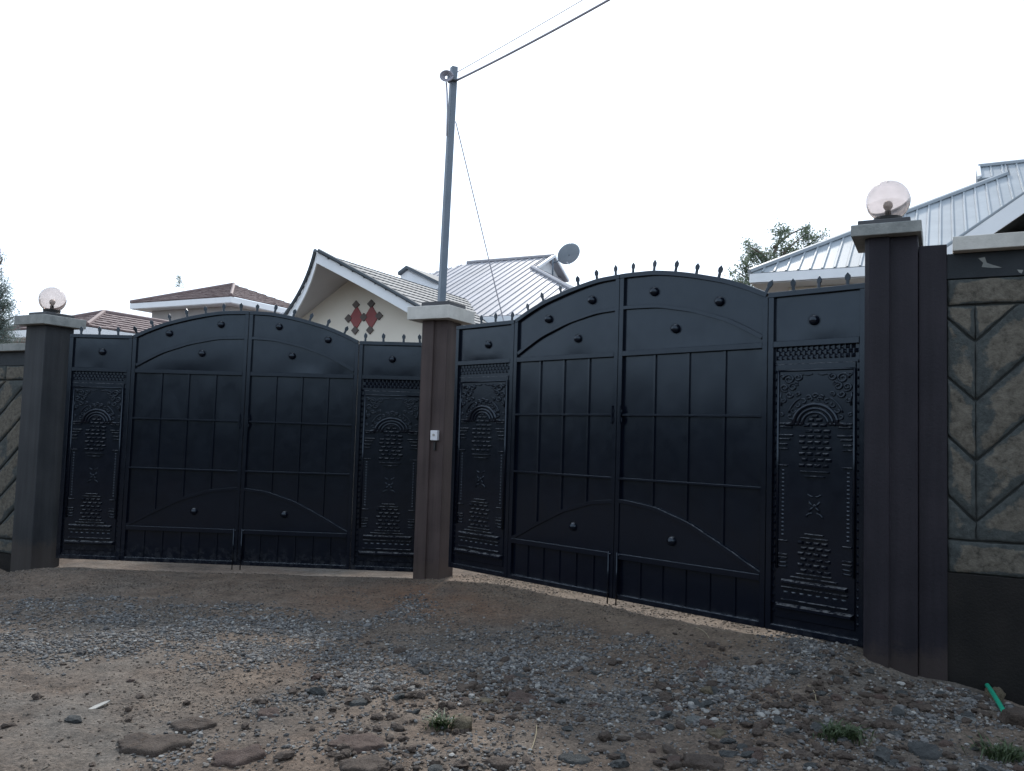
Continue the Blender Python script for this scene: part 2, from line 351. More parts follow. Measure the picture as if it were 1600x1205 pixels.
# ------------------------------------------------------------------ ground
RG = (-.5294, 9.1339, -.7713); LG = (-5.2505, 9.9011, -.05)
PR = Vector((2.517, 5.95, 0)); PM = Vector((-.650, 9.15, 0)); PL = Vector((-5.234, 9.6, 0))
def ground_z(x, y, fine=True):
    x = np.asarray(x, float); y = np.asarray(y, float)
    z = .05*vnoise(x*.35+7, y*.35)+.035*vnoise(x*1.1, y*1.1+3)+.022*vnoise(x*3.1+4, y*3.1)
    z = z*(.35+.65*sstep(0.2, 1.6, 9.2-y+np.maximum(-x-1, 0)*.1))
    # ramp of earth up to the right-hand gate
    ca, sa = math.cos(RG[2]), math.sin(RG[2])
    dx, dy = x-RG[0], y-RG[1]; u = dx*ca+dy*sa; d = dx*sa-dy*ca          # d>0 in front of the gate
    k = sstep(-.5, .9, u)*(1-sstep(4.25, 4.75, u))
    z += k*(.10+.005*(u/4.3))*(1-sstep(0, 1.5, d)) + .04*k*sstep(3.2, 4.3, u)*(1-sstep(0, .5, d))
    z -= .075*(1-sstep(-1.1, -.7, x))*sstep(9.2, 9.8, y)
    z += (1-k)*.02
    # dip at the left-hand pillar and a low mound in front of it
    z -= .20*sstep(-4.9, -6.0, x)*0 + .22*(1-sstep(-6.1, -5.0, x))*(1-sstep(9.9, 10.6, y))
    z += .07*np.exp(-(((x+4.6)/.9)**2+((y-8.75)/.35)**2))
    z -= .10*np.exp(-(((x-3.6)/.45)**2+((y-5.45)/.25)**2))               # hollow by the pipe
    if fine:
        z += .010*vnoise(x*9, y*9)+.008*vnoise(x*22+5, y*22)
        f = 1-sstep(5.0, 6.8, y)
        z += f*(.030*(.5-np.abs(vnoise(x*3.7+20, y*4.9))*2)*sstep(-.1, .2, vnoise(x*.9, y*.9+30))+.012*(.5-np.abs(vnoise(x*11+2, y*14))*2))
    return z
def axis(lo, hi, step, far, g=1.25):
    a = list(np.arange(lo, hi+1e-6, step)); s = step; v = hi
    r = []
    while v < far: s *= g; v += s; r.append(v)
    s = step; v = lo; l = []
    while v > -far: s *= g; v -= s; l.append(v)
    return np.array(l[::-1]+a+r)
xs = axis(-6.6, 4.8, .018, 400); ys = axis(3.6, 11.0, .018, 400)
X, Y = np.meshgrid(xs, ys); Z = ground_z(X, Y)
nx, ny = len(xs), len(ys)
V = np.stack([X.ravel(), Y.ravel(), Z.ravel()], 1).astype(np.float32)
idx = np.arange(nx*ny).reshape(ny, nx)
Fq = np.stack([idx[:-1, :-1].ravel(), idx[:-1, 1:].ravel(), idx[1:, 1:].ravel(), idx[1:, :-1].ravel()], 1)
def npmesh(name, V, F, mat, smooth=True):
    me = bpy.data.meshes.new(name); k = F.shape[1]
    me.vertices.add(len(V)); me.vertices.foreach_set('co', V.astype(np.float32).ravel())
    me.loops.add(F.size); me.loops.foreach_set('vertex_index', F.astype(np.int32).ravel())
    me.polygons.add(len(F)); me.polygons.foreach_set('loop_start', np.arange(0, F.size, k, dtype=np.int32))
    me.polygons.foreach_set('use_smooth', np.full(len(F), smooth)); me.update(calc_edges=True); me.validate()
    me.materials.append(mat); return me
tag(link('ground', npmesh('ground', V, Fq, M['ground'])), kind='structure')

# gravel: thousands of small crushed stones, lying on the ground
def ico(sub):
    bm = bmesh.new(); bmesh.ops.create_icosphere(bm, subdivisions=sub, radius=1)
    v = np.array([p.co[:] for p in bm.verts]); f = np.array([[q.index for q in g.verts] for g in bm.faces]); bm.free(); return v, f
I1, I1F = ico(1); I2, I2F = ico(2)
def gravel_density(x, y):
    n = vnoise(x*1.3+9, y*1.3)+.6*vnoise(x*3.5, y*3.5+2)
    right = sstep(-1.9, -.6, x+n*1.2)*sstep(3.6, 4.6, y+n)*(1-sstep(6.5, 7.5, y+n*1.6+.25*np.maximum(x-1, 0)))
    mid = sstep(-5.2, -4.0, x+n)*(1-sstep(-1.2, -.2, x))*sstep(5.2, 6.6, y+n*1.8)*(1-sstep(6.8, 8.0, y+n*1.8))
    corner = sstep(1.2, 2.2, x)*(1-sstep(6.3, 7.4, y))
    ca, sa = math.cos(RG[2]), math.sin(RG[2]); u = (x-RG[0])*ca+(y-RG[1])*sa; d = (x-RG[0])*sa-(y-RG[1])*ca
    gatefree = np.maximum(sstep(.35, 1.15, d+n*.5), sstep(3.5, 4.0, u)); right = right*gatefree; corner = corner*gatefree
    fore = .30+.70*sstep(4.9, 5.9, y+n*1.1)
    patch = .16+.84*sstep(-.22, .16, vnoise(x*2.2+50, y*2.6)+.55*vnoise(x*6+3, y*7)+.25*vnoise(x*15, y*16))
    return np.clip(np.maximum(np.maximum(right, mid*.8), corner)*fore*patch, 0, 1)
def scatter(name, n, rmin, rmax, area, dens, mat, label, base=(I1, I1F), flat=.62, sink=.25):
    x = RNG.uniform(area[0], area[1], n*3); y = RNG.uniform(area[2], area[3], n*3)
    keep = (RNG.random(n*3) < dens(x, y)) & (np.abs(x) < .66*y+.5)
    # nothing inside pillars or through the walls
    ux = (x-PR.x)*DA.x+(y-PR.y)*DA.y; vx = (x-PR.x)*DB.x+(y-PR.y)*DB.y
    keep &= ~((ux > -.02) & (vx > -.03))
    x = x[keep][:n]; y = y[keep][:n]; n = len(x)
    r = rmin*(rmax/rmin)**(RNG.random(n)**2.0)
    bv, bf = base; k = len(bv)
    P = bv[None]*(1+RNG.uniform(-.28, .28, (n, k, 1)))
    S = np.stack([RNG.uniform(.8, 1.35, n), RNG.uniform(.65, 1.0, n), RNG.uniform(flat*.7, flat*1.25, n)], 1)
    P = P*S[:, None]
    # random rotation: tilt then spin
    a = RNG.uniform(0, 2*PI, n); ti = RNG.normal(0, .28, n); ca, sa, ct, st = np.cos(a), np.sin(a), np.cos(ti), np.sin(ti)
    p = P.copy(); P[..., 1] = p[..., 1]*ct[:, None]-p[..., 2]*st[:, None]; P[..., 2] = p[..., 1]*st[:, None]+p[..., 2]*ct[:, None]
    p = P.copy(); P[..., 0] = p[..., 0]*ca[:, None]-p[..., 1]*sa[:, None]; P[..., 1] = p[..., 0]*sa[:, None]+p[..., 1]*ca[:, None]
    P *= r[:, None, None]
    z = ground_z(x, y)+r*(flat-sink)*.9
    P += np.stack([x, y, z], 1)[:, None]
    F = (bf[None]+(np.arange(n)*k)[:, None, None]).reshape(-1, 3)
    return tag(link(name, npmesh(name, P.reshape(-1, 3), F, mat, False)), label, 'gravel', kind='stuff')
scatter('gravel', 88000, .005, .017, (-4.6, 4.4, 4.0, 8.4), gravel_density, M['gravel'], 'loose crushed grey gravel spread over the dirt in front of the gates')
scatter('coarse_gravel', 3600, .014, .028, (-4.2, 4.4, 4.0, 7.8), lambda x, y: gravel_density(x, y)**1.5*(.35+.65*sstep(-1, 2.5, x)), M['gravel'], 'larger broken grey chippings among the finer gravel', base=(I2, I2F))
scatter('pebbles', 42000, .003, .011, (-6.5, 5, 3.9, 9.6), lambda x, y: .25+.75*sstep(-.1, .25, vnoise(x*2, y*2)), M['pebble'], 'small brown pebbles and clods scattered over the bare earth')
scatter('clods', 2600, .009, .036, (-5.5, 4.4, 3.9, 7.2), lambda x, y: sstep(-.15, .2, vnoise(x*1.7+40, y*1.7))*(1-sstep(5.2, 7.0, y))*(.06+.94*sstep(-1.8, -.2, x)), M['rk_brown'], 'fist-sized brown lumps of stone and hard earth in the foreground', base=(I2, I2F))

# single rocks half buried in the road: (px, py, width px, height px, material, label)
def rock_mesh(name, mat, sx, sy, sz, seed, sub=3, ang=.22):
    bm = bmesh.new(); bmesh.ops.create_icosphere(bm, subdivisions=sub, radius=1); rr = np.random.default_rng(seed)
    planes = [(Vector(rr.normal(size=3)).normalized(), rr.uniform(.45, .8)) for _ in range(13)]+[(Vector((rr.normal()*.12, rr.normal()*.12, 1)).normalized(), .5)]
    for v in bm.verts:
        c = v.co.normalized(); r = 1
        for n, d in planes:
            k = c.dot(n)
            if k > 0: r = min(r, d/k if k > d else 1)
        r *= 1+ang*.35*(float(vnoise(np.array(c.x*2.3+seed), np.array(c.y*2.3+c.z*1.7))))
        r *= 1+.34*float(vnoise(np.array(c.x*6+seed), np.array(c.y*6+c.z*5)))+.07*float(vnoise(np.array(c.x*15+seed), np.array(c.y*15+c.z*13)))
        v.co = c*r
    ex = [max(abs(v.co[i]) for v in bm.verts) for i in range(3)]
    for v in bm.verts: v.co = Vector((v.co.x/ex[0]*sx, v.co.y/ex[1]*sy, v.co.z/ex[2]*sz))
    me = bpy.data.meshes.new(name); bm.to_mesh(me); bm.free(); me.materials.append(mat)
    if sub > 2: me.shade_smooth()
    return me
def slab_mesh(name, mat, sx, sy, sz, seed):
    rr = np.random.default_rng(seed); K = 30; nc = int(rr.integers(5, 8)); ca = np.sort(rr.uniform(0, 2*PI, nc)+0); ca = (np.arange(nc)+rr.uniform(-.28, .28, nc))*2*PI/nc; cr_ = rr.uniform(.74, 1.0, nc)
    cx, cy = np.cos(ca)*cr_, np.sin(ca)*cr_; P = []
    for i in range(nc):                                   # points along the edges of an irregular polygon
        m = K//nc+1
        for k in range(m):
            t = k/m; P.append((cx[i]*(1-t)+cx[(i+1) % nc]*t, cy[i]*(1-t)+cy[(i+1) % nc]*t))
    P = np.array(P); K = len(P); tx, ty = rr.normal(0, .25, 2); v = []; f = []
    for r_, h in ((1.06, -1.6), (1.02, .0), (1.0, .45), (.95, .78), (.86, .93), (.66, 1.0), (.42, 1.0), (.2, 1.0)):
        for (x, y) in P:
            q = 1+.20*float(vnoise(np.array(x*4+seed), np.array(y*4+h*2)))+.14*float(vnoise(np.array(x*11+seed), np.array(y*11)))
            X_, Y_ = x*r_*q, y*r_*q; hh = h
            if h > 0: hh = h*(1+tx*X_+ty*Y_+.35*float(vnoise(np.array(X_*3+seed), np.array(Y_*3)))+.45*float(vnoise(np.array(X_*9+seed), np.array(Y_*9))))
            v.append((X_*sx, Y_*sy, hh*sz))
    n = 8
    for i in range(n-1):
        for k in range(K): f.append((i*K+k, i*K+(k+1) % K, (i+1)*K+(k+1) % K, (i+1)*K+k))
    f.append(tuple((n-1)*K+k for k in range(K)))
    mb = MB(); mb.add(v, f); return mb.mesh(name, mat, smooth=True)
ROCKS = [
 (232,1158,118,24,'rk_brown','long flat brown slab of rock with a dark gap under its near edge, lower left'),
 (372,1173,82,40,'rk_red','smooth brown slab sunk in the dirt, right of the long flat slab'),
 (557,1156,88,28,'rk_red','reddish brown flat slab left of the small weed'),
 (568,1192,92,26,'rk_brown','brown slab cut by the bottom of the picture, below the reddish slab'),
 (420,1112,46,16,'rk_red','pinkish worn stone at the left edge of the gravel'),
 (300,1130,70,18,'rk_brown','low brown stone above the smooth slab on the left'),
 (815,1087,54,22,'rk_red','flat pinkish stone in the middle of the gravel'),
 (755,1091,32,18,'rk_tan','tan yellowish stone beside the flat pinkish stone'),
 (797,1056,32,18,'rk_red','reddish stone just above the flat pinkish stone'),
 (729,1069,38,15,'rk_brown','brown stone tilted in the gravel above the tan stone'),
 (866,1097,26,16,'rk_brown','dark brown stone to the right of the flat pinkish stone'),
 (558,1095,40,12,'rk_grey','narrow grey stone at the left of the central gravel'),
 (725,1133,34,28,'rk_tan','tan stone right beside the small weed'),
 (898,1179,54,34,'rk_grey','dark grey angular rock near the bottom centre'),
 (947,1150,24,20,'rk_brown','small round brown rock above the dark angular rock'),
 (784,1190,62,20,'rk_brown','flat brown rock at the bottom, left of the dark angular rock'),
 (1026,1127,22,16,'rk_red','small red brown rock left of the grey flat stone'),
 (1088,1124,40,13,'rk_pale','smooth pale grey flat stone in the lower right gravel'),
 (1121,1143,40,15,'rk_tan','oblong tan stone below the pale flat stone'),
 (1162,1126,28,16,'rk_grey','dark grey stone right of the pale flat stone'),
 (1051,1179,42,24,'rk_brown','brown rock left of the biggest brown rock'),
 (1102,1186,72,30,'rk_brown','biggest brown rock at the bottom right of centre'),
 (1138,1176,34,16,'rk_grey','low grey rock behind the biggest brown rock'),
 (1170,1170,34,20,'rk_brown','brown stone right of the biggest brown rock'),
 (1255,1173,40,22,'rk_brown','rounded brown rock left of the green weed'),
 (1277,1131,36,26,'rk_grey','dark lumpy rock above and left of the green weed'),
 (1106,1079,24,22,'rk_tan','yellowish stone standing in the gravel on the right'),
 (1203,1074,26,20,'rk_red','orange stone in the gravel before the right gate'),
 (1335,1081,18,11,'rk_pale','pale chip of stone at the foot of the right pillar'),
 (1302,1085,22,12,'rk_grey','greenish grey stone left of the pale chip by the right pillar'),
 (1003,1149,32,14,'rk_brown','flat brown stone at the left of the tan oblong stone'),
 (1385,1125,48,26,'rk_brown','dark brown rock below the right pillar'),
 (1440,1098,46,26,'rk_brown','dark rock against the front of the right pillar'),
 (1447,1168,64,30,'rk_grey','broad dark grey rock in the lower right corner area'),
 (1515,1120,40,26,'rk_pale','whitish stone in the gravel near the green pipe'),
 (1559,1083,34,44,'rk_tan','tan upright stone leaning behind the green pipe'),
 (1588,1117,48,46,'rk_brown','large rounded brown rock at the lower end of the green pipe'),
]
def on_ground(px, py):
    d = at(px, py, 1.0)-O
    t = -CAMZ/d.z
    for _ in range(6):
        p = O+d*t; t = (float(ground_z(p.x, p.y, False))-CAMZ)/d.z
    return O+d*t
for i, (px, py, wpx, hpx, mt, lab) in enumerate(ROCKS):
    p = on_ground(px, py+hpx*.3); Yd = p.y; wx = wpx*Yd/F_PX/2*1.08
    deep = min(wx*.9, hpx*Yd/F_PX/2/.27)
    big = hpx > .8*wpx
    sz = deep*.15+.010 if not big else hpx*Yd/F_PX*.5
    if big: deep = wx*.8
    if not big and (wpx > 2*hpx or wpx > 50): me_ = slab_mesh('rock', M[mt], wx, deep, sz*1.1, 20+i); lift = -.004
    else: me_ = rock_mesh('rock', M[mt], wx, deep, sz, 20+i); lift = sz*(.2 if not big else .45)
    o = link('rock', me_, loc=(p.x, p.y, p.z+lift), rot=(RNG.normal(0, .03), RNG.normal(0, .03), RNG.normal(0, .2)))
    tag(o, lab, 'rock', 'rocks half buried in the road')
# medium look-alike stones among the gravel
protos = [rock_mesh('stone', M[k], .04, .032, .022, 90+j, 2) for j, k in enumerate(['rk_brown', 'rk_grey', 'rk_brown', 'rk_red', 'rk_grey', 'rk_brown'])]
cnt = 0
while cnt < 170:
    x = RNG.uniform(-3.2, 4.0); y = RNG.uniform(4.1, 6.4)
    if abs(x) > .63*y or RNG.random() > sstep(-1.6, 1.0, x)*.97+.03 or RNG.random() < (y-4.1)/3.0: continue
    q = Vector((x, y, 0))-PR
    if q.dot(DA) > -.1 and q.dot(DB) > -.08: continue
    s = RNG.uniform(.6, 1.35); cnt += 1
    o = link('stone', protos[int(RNG.integers(6))], loc=(x, y, float(ground_z(x, y))+.006*s), rot=(RNG.normal(0, .2), RNG.normal(0, .2), RNG.uniform(0, 6.3)), scale=(s*RNG.uniform(.9, 1.4), s, s))
    kind_ = o.data.materials[0].name.split('_')[0]
    tag(o, f'small rough {kind_} stone lying loose among the foreground gravel', 'stone', f'small {kind_} stones among the gravel')
# a white scrap on the dirt
mb = MB(); p = on_ground(153, 1107)
pts = [(-.055, -.03), (-.01, -.028), (.045, .012), (.06, .035), (.03, .03), (-.02, .005)]
mb.prism_xy(pts, 0, .006)
tag(mb.build('white_scrap', M['cap'], loc=(p.x, p.y, p.z+.012), rot=(.25, -.12, .3)), 'small torn white scrap lying on the dirt at the left', 'litter')
# dry straws blown onto the gravel
for (ax_, ay_, bx_, by_, lb) in ((838, 1138, 828, 1182, 'long pale dry straw lying on the gravel at the bottom centre'), (1087, 984, 1108, 1001, 'short curved dry straw on the earth before the right gate'), (1262, 1075, 1275, 1100, 'thin dry straw on the gravel left of the right pillar')):
    a_ = on_ground(ax_, ay_); b_ = on_ground(bx_, by_); mb = MB()
    mb.tube([a_.lerp(b_, t)-a_+Vector((.012*math.sin(t*3.1), 0, .018+.012*math.sin(t*PI))) for t in np.linspace(0, 1, 9)], .0022, 5)
    tag(mb.build('dry_straw', M['straw'], loc=a_), lb, 'straw')
# weeds
def weed(px, py, rad, n, lab):
    p = on_ground(px, py); mb = MB()
    for i in range(n):
        a = RNG.uniform(0, 2*PI); r = rad*min(1, abs(RNG.normal(0, .45))); bx, by = math.cos(a)*r, math.sin(a)*r*.7
        l = RNG.uniform(.02, .075); an = RNG.uniform(0, 2*PI); ln = RNG.uniform(.5, 1.8); wv = .0028
        dx, dy = math.cos(an), math.sin(an); zz = float(ground_z(p.x+bx, p.y+by))-p.z
        b0 = Vector((bx, by, zz)); m_ = b0+Vector((dx*l*.4*ln, dy*l*.4*ln, l*.7)); e = b0+Vector((dx*l*ln, dy*l*ln, l))
        s_ = Vector((-dy, dx, 0))*wv
        mb.add([b0-s_, b0+s_, m_+s_*1.6, m_-s_*1.6, e], [(0, 1, 2, 3), (3, 2, 4)])
    o = mb.build('weed', M['grass'], loc=p); tag(o, lab, 'weed', 'weeds growing through the gravel')
weed(688, 1137, .09, 150, 'small low weed in the middle of the foreground gravel')
weed(1318, 1155, .16, 420, 'bright green weed below the right pillar, the greenest of the three')
weed(1572, 1186, .2, 300, 'dull green weed in the lower right corner of the picture')
# green pipe
p0 = on_ground(1533, 1063)+Vector((0, 0, .02)); p1 = on_ground(1566, 1113)+Vector((0, 0, .02))
mb = MB(); L = [p0.lerp(p1, t)+Vector((0, 0, .01*math.sin(t*PI))) for t in np.linspace(0, 1.15, 10)]
mb.tube([q-p0 for q in L], .015, 12)
tag(mb.build('green_pipe', M['pipe'], smooth=True, loc=p0), 'short green plastic water pipe coming out of the ground by the right wall', 'pipe')

# ------------------------------------------------------------------ gates
H_S, H_R, H_L = 2.645, 2.25, .41
ARC = [(0, .325), (.22, .315), (.36, .285), (.5, .245), (.72, .165), (.87, .085), (1.0, 0)]
INA = [(0, .42), (.25, .405), (.5, .335), (.74, .225), (.9, .11), (1.0, .03)]
LOA = [(0, .49), (.25, .45), (.5, .345), (.74, .185), (.93, .045), (1.0, 0)]
def interp(T, t):
    t = min(1, max(0, abs(t)))
    for (a, b), (c, d) in zip(T, T[1:]):
        if t <= c: return b+(d-b)*(t-a)/(c-a)
    return T[-1][1]
def smooth_interp(T, t):
    return sum(interp(T, t+k*.035) if abs(t+k*.035) < 1 else interp(T, 1) for k in (-1, 0, 1))/3 if abs(t) < .95 else interp(T, t)
def sheet_mesh(name, x0, x1, z0, ztop, y, nx=8, nz=16, amp=.0035, sd=0):
    v = []; f = []
    for j in range(nz+1):
        for i in range(nx+1):
            x = x0+(x1-x0)*i/nx; zt = ztop(x) if callable(ztop) else ztop; z = z0+(zt-z0)*j/nz
            e = math.sin(PI*i/nx)*math.sin(PI*j/nz)
            d = float(vnoise(np.array(x*3.1+sd*7.7), np.array(z*1.9+sd*3.1)))*2*amp+float(vnoise(np.array(x*9+sd), np.array(z*6+sd)))*amp*.5
            v.append((x, y+d*min(1, e*2.5), z))
    for j in range(nz):
        for i in range(nx):
            a = j*(nx+1)+i; f.append((a, a+1, a+nx+2, a+nx+1))
    n = len(v); v += [(p[0], p[1]+.003, p[2]) for p in v]
    f += [tuple(q+n for q in reversed(g)) for g in f]
    me = bpy.data.meshes.new(name); me.from_pydata(v, [], f); me.materials.append(M['gate']); me.shade_smooth(); return me
# spear head and stud meshes shared by all
mb = MB(); mb.prism_xz([(-.013, -.01), (.013, -.01), (.012, .045), (.020, .062), (.021, .092), (.0, .125), (-.021, .092), (-.020, .062), (-.012, .045)], -.006, .006)
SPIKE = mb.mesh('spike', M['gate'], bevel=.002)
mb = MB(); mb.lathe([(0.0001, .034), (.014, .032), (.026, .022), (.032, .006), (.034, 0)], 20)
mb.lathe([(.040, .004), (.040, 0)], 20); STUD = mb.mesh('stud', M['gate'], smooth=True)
def embossed():
    """pressed steel panel .66 m wide (x -.33...33), 2.16 m tall"""
    base = MB(); base.box(-.335, .335, .0, .004, .0, 2.165)
    base.frust(-.303, .303, .06, 2.03, 0, -.010, .006)
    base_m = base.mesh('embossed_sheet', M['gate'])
    pyr = MB()
    def py_(cx, cz, s, h=.015):
        pyr.add([(cx-s, 0, cz-s), (cx+s, 0, cz-s), (cx+s, 0, cz+s), (cx-s, 0, cz+s), (cx, -h, cz)], [(0, 1, 4), (1, 2, 4), (2, 3, 4), (3, 0, 4)])
    for r in range(3):
        n = 15
        for i in range(n):
            py_(-.31+.62*(i+(.5 if r % 2 else 0))/n+.01, 2.145-r*.034, .0165, .014)
    for sgn in (-1, 1):
        for k in range(32): py_(sgn*.320, 2.03-k*.062, .012, .013)
    pyr_m = pyr.mesh('pyramid_border', M['gate'])
    r = MB(); rb_ = MB(); Y0 = -.010
    def ridge(pts, rad=.006):
        r.tube([(x, Y0-.004, z) for x, z in pts], rad*1.3, 8)
    def bar(x0, x1, z, h=.012, d=.012): rb_.frust(x0, x1, z-h*1.1, z+h*1.1, Y0, Y0-d*1.5, h*.62)
    # inner frame
    for a, b in (((-.26, .44), (-.26, 1.975)), ((-.26, 1.975), (.26, 1.975)), ((.26, 1.975), (.26, .44))): ridge([a, b], .007)
    # corner scrolls
    def spiral(cx, cz, r0, turns, ph, sg, rad=.006):
        P = []
        for i in range(int(12*turns)+1):
            t = i/12; rr = r0*(1-.78*t/turns); P.append((cx+sg*rr*math.cos(ph+t*2*PI), cz+rr*math.sin(ph+t*2*PI)))
        ridge(P, rad)
    for sg in (-1, 1):
        spiral(sg*.185, 1.905, .042, 1.5, 0, sg); spiral(sg*.12, 1.92, .03, 1.3, 2, sg); spiral(sg*.215, 1.84, .032, 1.4, 4, sg)
        spiral(sg*.155, 1.845, .032, 1.2, 1, -sg); spiral(sg*.18, 1.785, .026, 1.2, 3, sg); spiral(sg*.115, 1.79, .02, 1.1, 5, sg, .005)
        spiral(sg*.225, 1.74, .02, 1.1, 2, sg, .005); spiral(sg*.13, 1.875, .018, 1, 4, sg, .005); spiral(sg*.232, 1.93, .017, 1, 0, sg, .005)
        ridge([(sg*.02, 1.945), (sg*.05, 1.935), (sg*.08, 1.945), (sg*.1, 1.93)], .005)
        ridge([(sg*.24, 1.80), (sg*.245, 1.77), (sg*.235, 1.74), (sg*.24, 1.70)], .005)
        # scalloped crest over the arch
        for k in range(5):
            t = PI/2-(.18+k*.30); cx, cz = math.cos(t)*.175, 1.585+math.sin(t)*.165
            spiral(sg*cx, cz, .022, .8, k, sg, .0055)
        ridge([(sg*(.19*math.cos(t)), 1.60+.19*math.sin(t)) for t in np.linspace(.25, 1.0, 8)], .005)
        # capitals and brackets
        for z, a, b in ((1.56, .145, .25), (1.535, .155, .245), (1.47, .15, .25), (1.44, .17, .25), (1.40, .19, .25)): bar(*(sorted((sg*a, sg*b))), z, .008, .010)
        spiral(sg*.235, 1.63, .015, 1, 1, sg, .005)
        for z in (1.365, 1.235, .655, .55, .525): bar(*(sorted((sg*.185, sg*.25))), z, .006, .009)
        for k in range(17): r.frust(sg*.222-.009, sg*.222+.009, .70+k*.031-.009, .70+k*.031+.009, Y0, Y0-.008, .006)
        for k in range(3): ridge([(sg*.19, .46+k*.03), (sg*.245, .455+k*.03)], .005)
    # crest centre
    spiral(0, 1.775, .022, 1, 0, 1); spiral(.04, 1.765, .018, 1, 0, 1); spiral(-.04, 1.765, .018, 1, 0, -1)
    # three nested arches
    for R, rad in ((.150, .011), (.118, .009), (.088, .008)):
        ridge([(-R-(.06 if R > .13 else .02), 1.555), (-R, 1.56)]+[(-R*math.cos(t), 1.56+R*math.sin(t)) for t in np.linspace(0.05, PI-.05, 18)]+[(R, 1.56), (R+(.06 if R > .13 else .02), 1.555)], rad)
    # courses of little bricks
    def course(z, n, wd, off=0): 
        for i in range(n):
            cx = (i-(n-1)/2)*(wd+.012)+off; rb_.frust(cx-wd/2, cx+wd/2, z-.013, z+.013, Y0, Y0-.018, .0085)
    course(1.62, 1, .05); course(1.59, 2, .045); course(1.55, 3, .045); course(1.505, 3, .05, .02); course(1.462, 4, .045)
    for k in range(5): course(1.418-k*.044, 4, .042, .012 if k % 2 else -.008)
    bar(-.10, .10, 1.195, .006); bar(-.07, .07, 1.16, .006)
    # crossed flower
    for sg in (-1, 1):
        ridge([(sg*.045*math.cos(t), 1.035-.03*math.sin(t)) for t in np.linspace(.3, 1.35, 5)], .005)
        ridge([(sg*.055*math.cos(t), .85+.035*math.sin(t)) for t in np.linspace(0, 1.3, 6)], .005)
        ridge([(sg*.01, .93), (sg*.035, .97)], .005); ridge([(sg*.01, .93), (sg*.035, .895)], .005)
    spiral(0, .935, .012, 1, 0, 1, .005)
    bar(-.065, .065, .72, .006); bar(-.095, .095, .69, .006)
    for k in range(6): course(.655-k*.042, 4, .042, .010 if k % 2 else -.010)
    bar(-.12, .12, .415, .006); bar(-.16, .16, .385, .007)
    bar(-.225, .225, .345, .016, .022); bar(-.225, .225, .30, .007)
    for k in range(8): py_2 = (k-3.5)*.056; r.add([(py_2-.016, Y0, .272), (py_2+.016, Y0, .272), (py_2, Y0, .235), (py_2, Y0-.012, .265)], [(0, 1, 3), (1, 2, 3), (2, 0, 3)])
    bar(-.225, .225, .205, .007); bar(-.265, .265, .155, .020, .026)
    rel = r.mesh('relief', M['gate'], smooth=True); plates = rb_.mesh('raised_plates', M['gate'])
    return base_m, pyr_m, rel, plates
EMB = embossed()
